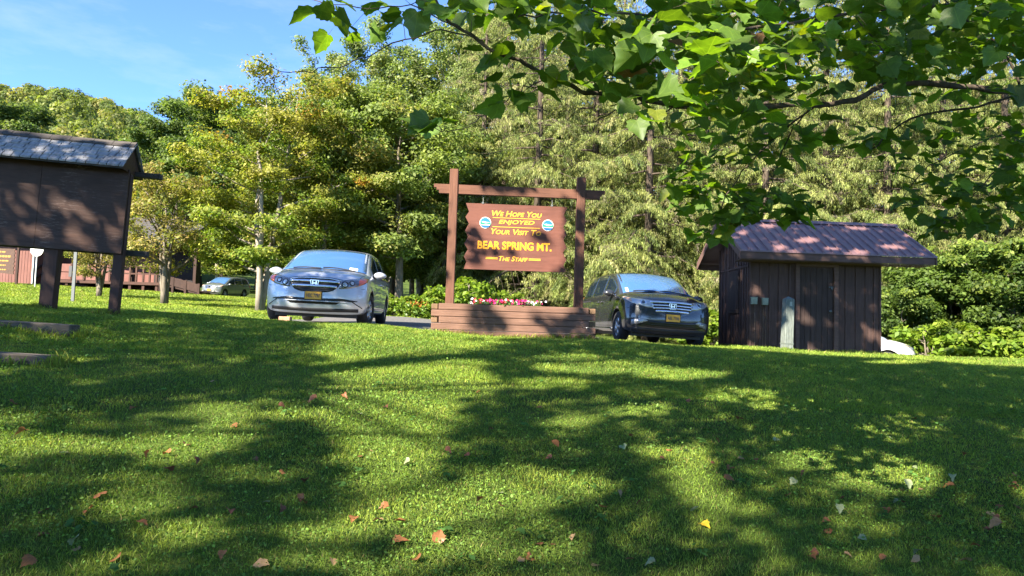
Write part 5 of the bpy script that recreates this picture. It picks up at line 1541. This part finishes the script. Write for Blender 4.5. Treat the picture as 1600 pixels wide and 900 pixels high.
LIMBS = [
    ([(2330, -60, 6.4), (2000, 60, 6.2), (1750, 128, 5.6), (1600, 143, 5.2), (1525, 138, 5.0), (1400, 130, 4.8), (1320, 160, 4.6), (1210, 165, 4.4), (1120, 172, 4.2), (1020, 158, 4.0), (966, 143, 3.9), (923, 146, 3.8), (877, 128, 3.7), (824, 100, 3.6), (770, 78, 3.5), (717, 43, 3.45), (696, 30, 3.4), (676, -10, 3.4)], .045, .006),
    ([(2000, 60, 6.2), (1700, 138, 5.8), (1600, 147, 5.6), (1529, 166, 5.6), (1423, 186, 5.6), (1363, 232, 5.7)], .026, .006),
    ([(1320, 160, 4.6), (1265, 172, 5.0), (1227, 223, 5.3), (1206, 285, 5.5), (1196, 330, 5.6)], .010, .004),
    ([(1265, 172, 5.0), (1200, 225, 5.3), (1151, 280, 5.5), (1117, 343, 5.6)], .012, .004),
    ([(770, 78, 3.5), (713, 50, 3.45), (650, 55, 3.45), (557, 94, 3.5), (496, 110, 3.5), (450, 112, 3.5), (395, 93, 3.5)], .007, .0018),
    ([(877, 128, 3.7), (827, 132, 3.65), (792, 157, 3.6), (745, 189, 3.6), (724, 203, 3.6), (690, 205, 3.6)], .006, .002),
    ([(1120, 172, 4.2), (1016, 160, 4.2), (970, 172, 4.2), (923, 192, 4.2)], .010, .003),
    ([(1060, 165, 4.1), (998, 203, 4.2), (952, 242, 4.2)], .008, .002),
    ([(1750, 128, 5.6), (1680, 180, 6), (1600, 202, 6), (1500, 235, 6), (1440, 270, 6), (1395, 330, 6)], .014, .003),
    ([(1600, 202, 6), (1560, 260, 6.1), (1500, 330, 6.2), (1460, 360, 6.2)], .010, .003),
    ([(2000, 60, 6.2), (1800, -30, 5.6), (1500, 5, 5.0), (1300, 25, 4.5), (1150, 45, 4.0), (1000, 25, 3.8), (880, 20, 3.6), (790, 30, 3.5)], .024, .004),
    ([(1600, 143, 5.2), (1560, 70, 5.1), (1500, 20, 5.0), (1440, -30, 5.0)], .014, .006),
    ([(1400, 130, 4.8), (1380, 80, 4.8), (1330, 20, 4.7)], .010, .004),
    ([(717, 43, 3.45), (640, 10, 3.5), (560, 12, 3.6), (480, 0, 3.7)], .006, .002)]
mb = MB(); nodes = []; nrad = []
TX, TY = 8.6, 5.9
tz = g1(TX, TY)
mb.tube([(TX, TY, tz - .2), (TX - .05, TY, tz + 1.2), (TX - .1, TY, tz + 3), (TX - .3, TY - .2, tz + 5.5), (TX - .8, TY - .6, tz + 8.5), (TX - 1, TY - 1, tz + 12)], [.42, .34, .30, .26, .18, .05], 14)
start = np.array([TX - .15, TY - .05, tz + 4.2])
for li, (pts, ra, rb) in enumerate(LIMBS):
    ra *= .68
    P = np.array([W(*p) for p in pts])
    if li == 0: P = np.concatenate([[start], P])
    m = len(P); seg = np.linspace(0, m - 1, (m - 1) * 5 + 1)
    # catmull-rom smoothing of the limb
    Q = []
    for u in seg:
        i = min(int(u), m - 2); t = u - i
        p0, p1, p2, p3 = P[max(i - 1, 0)], P[i], P[i + 1], P[min(i + 2, m - 1)]
        Q.append(.5 * ((2 * p1) + (-p0 + p2) * t + (2 * p0 - 5 * p1 + 4 * p2 - p3) * t * t + (-p0 + 3 * p1 - 3 * p2 + p3) * t ** 3))
    Q = np.array(Q); Q += rs.normal(0, .006, Q.shape)
    rd = ra + (rb - ra) * (np.linspace(0, 1, len(Q)) ** .75)
    rd *= 1 + .12 * np.sin(np.arange(len(Q)) * 1.9 + li)
    mb.tube(Q, rd, 9 if ra > .012 else 6)
    nodes += list(Q); nrad += list(rd)
# leaf places: (cx, cy, rx, ry, near, far, count)
ZONES = [
    (1320, 40, 330, 75, 3.9, 6.4, 370), (1500, 70, 170, 90, 4.2, 6.6, 220), (1230, 95, 160, 60, 3.6, 5.4, 120), (1090, 55, 120, 60, 2.9, 4.2, 60), (960, 55, 90, 50, 3.2, 4.2, 46), (870, 25, 90, 34, 3.2, 4.0, 34),
    (770, 10, 80, 24, 3.2, 4.0, 26), (640, 15, 60, 30, 3.4, 4.0, 11), (560, 38, 60, 34, 3.5, 4.0, 9), (500, 8, 40, 18, 3.6, 4.0, 6), (985, 130, 60, 38, 3.3, 4.2, 26), (1050, 165, 80, 34, 2.9, 3.9, 22), (905, 112, 50, 22, 3.4, 3.9, 10),
    (805, 140, 40, 28, 3.5, 3.8, 9), (668, 192, 34, 9, 3.5, 3.7, 4), (780, 85, 30, 25, 3.4, 3.7, 6), (1130, 70, 70, 35, 2.5, 3.0, 8), (1150, 150, 120, 40, 3.6, 5.0, 46),
    (1092, 235, 30, 45, 5.0, 5.8, 20), (1185, 225, 80, 45, 5.0, 5.9, 52), (1062, 287, 36, 22, 5.2, 5.8, 16), (1125, 318, 66, 36, 5.2, 5.9, 56), (1205, 322, 54, 26, 5.2, 5.9, 42), (1250, 335, 28, 18, 5.3, 5.8, 12), (1112, 368, 34, 14, 5.3, 5.8, 14), (1300, 215, 60, 30, 5.0, 5.8, 12),
    (1510, 215, 100, 50, 5.2, 6.6, 56), (1455, 300, 60, 32, 5.6, 6.6, 30), (1545, 320, 56, 40, 5.6, 6.6, 46), (1372, 212, 34, 22, 5.4, 6.0, 16), (1478, 352, 50, 18, 5.8, 6.5, 20), (1590, 260, 40, 60, 5.4, 6.6, 46), (1410, 255, 30, 20, 5.6, 6.2, 8),
    (1720, 150, 100, 140, 5, 7, 130), (1400, -60, 420, 50, 4.2, 7, 260), (900, -50, 200, 40, 3.6, 5, 60), (1750, 320, 90, 60, 5.6, 6.8, 40)]
LP, LN, LT, LS, LC = [], [], [], [], []
for cx, cy, rx, ry, a, b_, n in ZONES:
    n = int(n * 1.28)
    th = rs.uniform(0, 6.28, n); q = np.sqrt(rs.random(n))
    for px, py in zip(cx + rx * q * np.cos(th), cy + ry * q * np.sin(th)):
        LP.append(W(px, py, rs.uniform(a, b_)))
LP = np.array(LP)
NN = np.array(nodes); NR = np.array(nrad)
dist0 = np.array([np.min(((NN - p) ** 2).sum(1)) for p in LP])
twig = MB()
for i in np.argsort(dist0):
    p = LP[i]
    d2 = ((NN - p) ** 2).sum(1) * (1 + .6 * (NN[:, 2] < p[2] - .1)); k = int(np.argmin(d2)); q = NN[k]
    d = p - q; L_ = np.linalg.norm(d)
    mid = q + d * .5 + np.array([0, 0, .10 * L_]) + rs.normal(0, .05 * L_, 3)
    r0_ = min(NR[k] * .8, .0016 + .0035 * L_)
    twig.tube([q, mid, p], [r0_, r0_ * .75, .0012], 4, cap=False)
    new = [q + (mid - q) * .6, mid, mid + (p - mid) * .5]
    if L_ > .10: NN = np.concatenate([NN, new]); NR = np.concatenate([NR, [r0_ * .9, r0_ * .75, r0_ * .5]])
    # leaf hangs off the twig end
    out = np.array([d[0], d[1], 0]); out /= np.linalg.norm(out) + 1e-6
    td = out * .7 + rs.normal(0, .45, 3) + np.array([0, 0, -.55])
    nr = np.array([0, 0, 1.0]) + rs.normal(0, .48, 3) + np.array([0, -.25, 0])
    LT.append(td); LN.append(nr)
n = len(LP)
order = np.argsort(dist0)
LPo = LP[order]
size = rs.uniform(.078, .150, n)
tint = np.array([.092, .165, .024]) * np.exp(rs.normal(0, .27, (n, 1))) * np.array([1, 1, 1])
yl = rs.random(n) < .05; tint[yl] = np.array([.16, .20, .02])
br = rs.random(n) < .006; tint[br] = np.array([.20, .10, .03])
v1, f1, t1 = lobed(LPo, np.array(LN), np.array(LT), size, tint, rs); uv1 = lobed.uv

# ------------------------------------------------------------------ unseen upper crowns shaped to shade the lawn, leaves omitted where sun should land
LITG = [(650, 530, 150, 22, 1), (630, 570, 135, 55, 1), (610, 640, 120, 40, .75), (560, 720, 150, 40, .7), (480, 810, 220, 45, .68), (700, 790, 90, 30, .8), (700, 600, 90, 25, 1), (560, 620, 70, 22, .75), (480, 650, 60, 12, .6), (390, 730, 160, 20, .6), (160, 760, 160, 18, .6), (330, 830, 150, 24, .6), (555, 520, 70, 14, 1), (830, 762, 120, 34, 1), (690, 742, 40, 14, .7), (640, 700, 70, 12, .6), (1085, 745, 38, 52, .95), (1050, 705, 60, 14, .9), (1120, 780, 40, 18, .8), (1275, 634, 110, 13, 1), (1170, 620, 60, 10, .9), (1060, 585, 70, 8, .8),
        (925, 575, 110, 10, .95), (850, 600, 60, 9, .8), (880, 560, 60, 6, .8), (1000, 640, 60, 12, .8), (900, 660, 45, 9, .7), (100, 617, 85, 9, .8), (80, 695, 120, 14, .85), (200, 700, 60, 9, .6), (320, 690, 90, 16, .65), (500, 660, 60, 10, .5), (560, 690, 60, 14, .6), (260, 790, 190, 20, .55), (430, 770, 120, 16, .5), (90, 820, 100, 22, .5), (600, 815, 120, 24, .8), (700, 850, 90, 20, .8), (480, 880, 140, 18, .6), (1480, 668, 30, 7, .7), (1360, 655, 30, 6, .7), (1545, 672, 28, 6, .5), (1550, 564, 80, 4, 1), (1400, 567, 50, 3, .8), (900, 862, 70, 14, .6), (1060, 850, 50, 12, .5), (1170, 800, 30, 8, .5), (240, 505, 40, 4, .5), (1290, 710, 50, 7, .4), (1010, 770, 50, 9, .5)]
LITK = [(18, 335, 14, 16, .8), (112, 322, 10, 14, .7), (122, 372, 24, 11, .9), (175, 345, 14, 20, .7), (170, 380, 18, 8, .8), (60, 300, 10, 8, .6)]
SHS = [(744, 374, 18, 11), (775, 397, 34, 5), (842, 374, 18, 10),  (874, 425, 16, 8), (735, 412, 18, 5),  (800, 297, 40, 8), (925, 300, 22, 12), (905, 285, 10, 16), (755, 498, 18, 26), (742, 515, 16, 12), (775, 505, 16, 12), (905, 510, 30, 34), (868, 512, 16, 16), (845, 498, 20, 7), (693, 435, 14, 16), (697, 380, 12, 10), (695, 330, 12, 10), (902, 440, 14, 60), (905, 345, 10, 14)]
LITSH = [(1200, 352, 26, 8), (1258, 374, 34, 9), (1335, 350, 46, 8), (1392, 380, 44, 9), (1300, 386, 24, 5), (1440, 391, 22, 7), (1425, 360, 20, 8), (1160, 365, 10, 10), (1228, 412, 11, 13), (1352, 419, 13, 11), (1257, 495, 9, 9), (1356, 516, 8, 8), (1262, 543, 16, 7), (1182, 455, 8, 6), (1330, 397, 30, 6), (1240, 397, 24, 5), (1378, 530, 5, 14), (1174, 540, 10, 5)]
def inell(px, py, L, soft):
    o = np.zeros(len(px))
    for e in L:
        k = e[4] if len(e) > 4 else 1.0
        q = ((px - e[0]) / e[2]) ** 2 + ((py - e[1]) / e[3]) ** 2
        o = np.maximum(o, k * (q < 1 + soft))
    return o
NS = 420000
gx_ = rs.uniform(-19, 17, NS); gy_ = rs.uniform(.5, 23, NS)
GZs = G(gx_, gy_); GP_ = np.stack([gx_, gy_, GZs], 1)
hh = rs.uniform(5.2, 14.5, NS)
PP = GP_ + SUNV[None] * (hh / SUNV[2])[:, None]
px, py, zc = proj(PP)
ok = ~((zc > .2) & (px > -90) & (px < 1690) & (py > -70) & (py < 960))
ok &= (PP[:, 2] - G(PP[:, 0], PP[:, 1])) > 3.2
# what the sun ray through each leaf would strike
soft = (fbm(gx_, gy_, 1.6, 31) - .5) * 1.5 + rs.normal(0, .06, NS)
lit = np.zeros(NS); done = np.zeros(NS, bool)
def plane(Yp, box):
    t = (PP[:, 1] - Yp) / (PP[:, 1] - gy_)
    Q = PP + (GP_ - PP) * t[:, None]
    qx, qy, qz = proj(Q)
    gq = G(Q[:, 0], Q[:, 1])
    hit = (gy_ > Yp) & (PP[:, 1] < Yp) & (qx > box[0]) & (qx < box[2]) & (qy > box[1]) & (qy < box[3]) & ~done
    return hit, qx, qy
h, qx, qy = plane(10.3, (-60, 214, 246, 490)); lit[h] = inell(qx, qy, LITK, soft)[h]; done |= h
for Yp, bx4 in ((13.66, (716, 314, 884, 432)), (13.66, (680, 260, 712, 482)), (13.66, (888, 270, 918, 484)), (13.66, (664, 286, 940, 314)), (13.2, (668, 472, 928, 531))):
    h, qx, qy = plane(Yp, bx4); lit[h] = (1 - inell(qx, qy, SHS, soft * .7))[h]; done |= h
h, qx, qy = plane(14.6, (405, 395, 610, 508)); lit[h] = 0; done |= h
h, qx, qy = plane(15.25, (900, 425, 1125, 542)); lit[h] = 0; done |= h
h, qx, qy = plane(16.0, (1035, 265, 1480, 556)); lit[h] = 0; done |= h
for e in LITSH:
    Yp = np.interp(e[1], [345, 392, 396, 404], [16.95, 15.5, 15.45, 16.0])
    cc = W(e[0], e[1], Yp); dlt = PP - cc; al = dlt @ SUNV
    off_ = dlt - al[:, None] * SUNV
    rx_, rz_ = e[2] / FPX * Yp, max(e[3], 6) / FPX * Yp
    qq = (off_[:, 0] / rx_) ** 2 + (np.hypot(off_[:, 1], off_[:, 2]) / rz_) ** 2
    lit = np.where(done & (al > 0) & (qq < 1.0 + soft), 1.0, lit)
qx, qy, qz = proj(GP_)
gl_ = inell(qx, qy, LITG, soft)
far = (gy_ > 13.3) | (qy < np.interp(qx, [-200, 0, 200, 400, 460], [473, 478, 485, 492, 500]))
gl_ = np.where(far, 1.0, gl_)
speck = fbm(gx_ * 1.0, gy_ * .8, 2.6, 32)
gl_ = np.where(gl_ >= .75, 1.0, np.where(speck > 1 - gl_ * .85, 1.0, 0.0))
gl_ = np.where((speck > .68) & (qx < 760) & (qy > 560), 1.0, gl_)
lit = np.where(done, lit, gl_)
# open gaps for the sunlit leaves of the overhanging branch
for c in [(1130, 68, 2.75, .34), (1060, 150, 3.2, .26), (905, 60, 3.5, .16), (1240, 40, 4.0, .22), (1010, 175, 3.2, .25), (1500, 120, 5.0, .25), (640, 190, 3.6, .1), (1180, 110, 3.8, .25), (1570, 155, 5.5, .22), (830, 95, 3.6, .15)]:
    cc = W(*c[:3]); dlt = PP - cc; al = dlt @ SUNV
    dd = np.linalg.norm(dlt - al[:, None] * SUNV, axis=1)
    lit = np.where((al > 0) & (dd < c[3]), 1.0, lit)
keep = ok & (rs.random(NS) > lit * 1.0) & (rs.random(NS) < np.where(gx_ < 2.5, .31, .47))
CP = PP[keep]
TR = np.array([[-9.5, -2.5], [-18, -4.5], [2.6, -4.8], [TX, TY]])
own = np.argmin(((CP[:, None, :2] - TR[None]) ** 2).sum(-1) * np.array([1, 1, 1, 1.0]), 1)
canopy = leafmat('canopy leaves', trans=.30, gloss=.03, rough=.4, tcol=(1.1, 1.3, .4))
syc_leaf = leafmat('sycamore leaves', trans=.52, gloss=.03, rough=.5, tcol=(1.7, 1.75, .35), veins=True)
def crown(pts, seed):
    r = np.random.default_rng(seed); n = len(pts)
    nr = r.normal(0, .5, (n, 3)); nr += SUNV * .6 + np.array([0, 0, .35])
    return leaf_quads(pts, nr, r.uniform(.12, .21, n), np.array([.058, .12, .018]) * np.exp(r.normal(0, .25, (n, 1))), r, elong=1.15)
tree = thing('sycamore_tree', 'big lobed leaf tree whose limbs hang over the top right of the view', 'tree', (TX, TY, tz))
tr_o = mb.build('trunk', bark_dark, tree, smooth=True, loc=(-TX, -TY, -tz))
tw_o = twig.build('twigs', wood('twig bark', (.05, .038, .028), (.13, .10, .07), (5, 5, 5), .8, .3), tree, smooth=True, loc=(-TX, -TY, -tz))
lo_ = link(bpy.data.objects.new('foliage', with_uv(np_mesh('sycamore foliage', v1, f1, syc_leaf, t1, smooth=True), uv1)), tree); lo_.location = (-TX, -TY, -tz)
vv, ff, tt = crown(CP[own == 3], 5)
co_ = link(bpy.data.objects.new('crown', np_mesh('sycamore crown', vv, ff, canopy, tt)), tree); co_.location = (-TX, -TY, -tz)  # unseen upper crown, its leaves picked to shape the lawn shade
for i, lb in ((0, 'unseen tree added behind the viewer, crown thinned to shape the lawn shade'), (1, 'unseen tree added far to the left, crown thinned to shape the lawn shade'), (2, 'unseen tree added behind the viewer to the right, crown thinned to shape the lawn shade')):
    bx, by = TR[i]; bz = g1(bx, by)
    pts = CP[own == i]
    t = thing('unseen_shade_tree', lb, 'tree', (bx, by, bz), 0, 'unseen trees added to shade the lawn')  # added out of view; leaves sieved so sun patches land on chosen spots
    m = MB(); top = pts[:, 2].max() - bz
    m.tube([(0, 0, -.2), (.1, .05, top * .3), (-.1, .1, top * .6), (.1, .2, top * .9)], [.38, .30, .2, .05], 12)
    r = np.random.default_rng(40 + i)
    for k in range(22):
        q = pts[r.integers(len(pts))] - np.array([bx, by, bz])
        hz = max(2.4, min(q[2] * .75, top * .8)); b0 = np.array([0, .08, hz])
        m.tube([b0, b0 * .5 + q * .5 + [0, 0, .3], q], [.045, .028, .010], 6, cap=False)
    m.build('trunk', bark_grey, t, smooth=True)
    vv, ff, tt = crown(pts, 60 + i)
    c = link(bpy.data.objects.new('crown', np_mesh('shade crown', vv, ff, canopy, tt)), t); c.location = (-bx, -by, -bz)

# ------------------------------------------------------------------ fallen leaves on the lawn
dry = leafmat('fallen leaves', trans=.15, gloss=.02, tcol=(1, .9, .6), veins=True)
spots = [(683, 855, 'o', .15, 'upright orange brown leaf standing in the near grass'), (1096, 826, 'y', .13, 'bright yellow leaf lying alone in the shaded grass'), (400, 888, 't', .14, 'pale tan leaf at the bottom edge left of centre'), (614, 853, 'o', .14, 'curled rust leaf beside the upright orange leaf'), (1565, 835, 't', .16, 'large pale torn leaf at the lower right corner'),
         (596, 826, 't', .12, 'pale tan folded leaf left of a rust leaf pair'), (631, 820, 'o', .13, 'rust leaf of the pair beside the tan folded leaf'), (157, 786, 'o', .15, 'widest orange leaf in the left foreground'), (1490, 768, 'o', .15, 'red orange leaf in the dark grass at the right'), (1418, 768, 'g', .13, 'grey green leaf left of the red orange leaf'), (494, 633, 'b', .16, 'dark brown curled leaf in the shade at mid left'), (865, 702, 'o', .14, 'orange leaf on the edge of the bright sun patch'), (1160, 660, 'b', .16, 'brown leaf in the shade before the shed'), (1132, 756, 'o', .13, 'pale orange leaf in the sunny streak'), (554, 818, 'o', .12, 'slanted rust leaf left of the folded tan leaf')]
more = [(418, 791), (356, 808), (290, 699), (438, 642), (362, 666), (303, 731), (262, 746), (75, 800), (115, 870), (118, 868), (474, 786), (474, 757), (572, 711), (470, 787), (765, 673), (747, 617), (780, 772), (754, 788), (845, 862), (870, 865), (925, 890), (1025, 892), (967, 700), (1050, 706), (1072, 706), (1118, 695), (1263, 705), (1345, 850), (1408, 795), (1390, 802), (1275, 872), (1325, 875), (1380, 880), (1440, 880), (1520, 880), (1270, 870), (1545, 790), (1547, 805), (1462, 818), (1500, 750), (1430, 770), (1362, 748), (1152, 719), (1000, 795), (1072, 872), (962, 780), (1240, 780), (1345, 655), (1430, 655), (1390, 690), (1110, 730), (1140, 735), (900, 605), (1020, 612), (1075, 632), (980, 690), (640, 730), (700, 715), (210, 640), (40, 690), (20, 640), (330, 600), (540, 630), (560, 650), (600, 640), (850, 640), (890, 850), (830, 880), (1580, 770), (1590, 800), (1510, 720), (60, 840), (210, 830), (440, 745), (1210, 690)] + [(1180 + (k * 137) % 420, 725 + (k * 61) % 165) for k in range(26)] + [(20 + (k * 211) % 1100, 640 + (k * 83) % 250) for k in range(24)]
LCOL = {'o': (.24, .105, .045), 'y': (.62, .42, .035), 't': (.30, .20, .105), 'b': (.17, .075, .045), 'g': (.20, .24, .13)}
rl = np.random.default_rng(77)
def leaf_obj(px, py, col, size, label, up=.0):
    p = ground_hit(px, py)
    n = np.array([[rl.normal(0, .35), rl.normal(-.15 - up, .35), 1.0 - up * .6]]); td = rl.normal(0, 1, (1, 3)); td[:, 2] *= .15
    if up: td = np.array([[.25, .1, 1.0]])
    v, f, t = lobed(np.zeros((1, 3)), n, td, np.array([size * .46]), np.array([col]) * math.exp(rl.normal(0, .15)), rl, curl=.9)
    v[:, 2] -= v[:, 2].min() - .014 * rl.random()
    o = link(bpy.data.objects.new('fallen_leaf', with_uv(np_mesh('fallen leaf', v, f, dry, t, smooth=True), lobed.uv)))
    o.location = [float(k) for k in p]
    tag(o, label, 'leaf', 'fallen leaves on the lawn')
for px, py, c, s, lb in spots: leaf_obj(px, py, LCOL[c], s, lb, .7 if lb.startswith('upright') else 0)
for px, py in more:
    c = ['o', 'b', 't', 'o', 'b', 'g'][rl.integers(6)]
    lb = {'o': 'small rust coloured dry leaf lying in the lawn', 'b': 'small dark brown dry leaf lying in the lawn', 't': 'small pale tan dry leaf lying in the lawn', 'g': 'small grey green leaf lying in the lawn'}[c]
    leaf_obj(px + rl.normal(0, 3), py + rl.normal(0, 2), LCOL[c], rl.uniform(.075, .12), lb)
# orange flowering plant by the wood edge
x, y, z = on_ground(651, 24.9)
o = thing('flowering_plant', 'orange flowering plant among the low greens beside the road', 'plant', (x, y, z))
r = np.random.default_rng(3)
c = r.normal(0, 1, (90, 3)) * np.array([.22, .16, .08]) + [0, 0, .5]; v, f, t = leaf_quads(c, r.normal(0, 1, c.shape), r.uniform(.04, .07, 90), np.array([.50, .16, .035]) * np.exp(r.normal(0, .2, (90, 1))), r, elong=1.1)
link(bpy.data.objects.new('blossoms', np_mesh('orange blossoms', v, f, pet_leaf, t)), o)
c = r.normal(0, 1, (260, 3)) * np.array([.3, .22, .15]) + [0, 0, .3]; v, f, t = leaf_quads(c, r.normal(0, 1, c.shape), r.uniform(.06, .1, 260), np.array([.10, .18, .02]) * np.exp(r.normal(0, .2, (260, 1))), r)
link(bpy.data.objects.new('foliage', np_mesh('orange plant foliage', v, f, pet_leaf, t)), o)
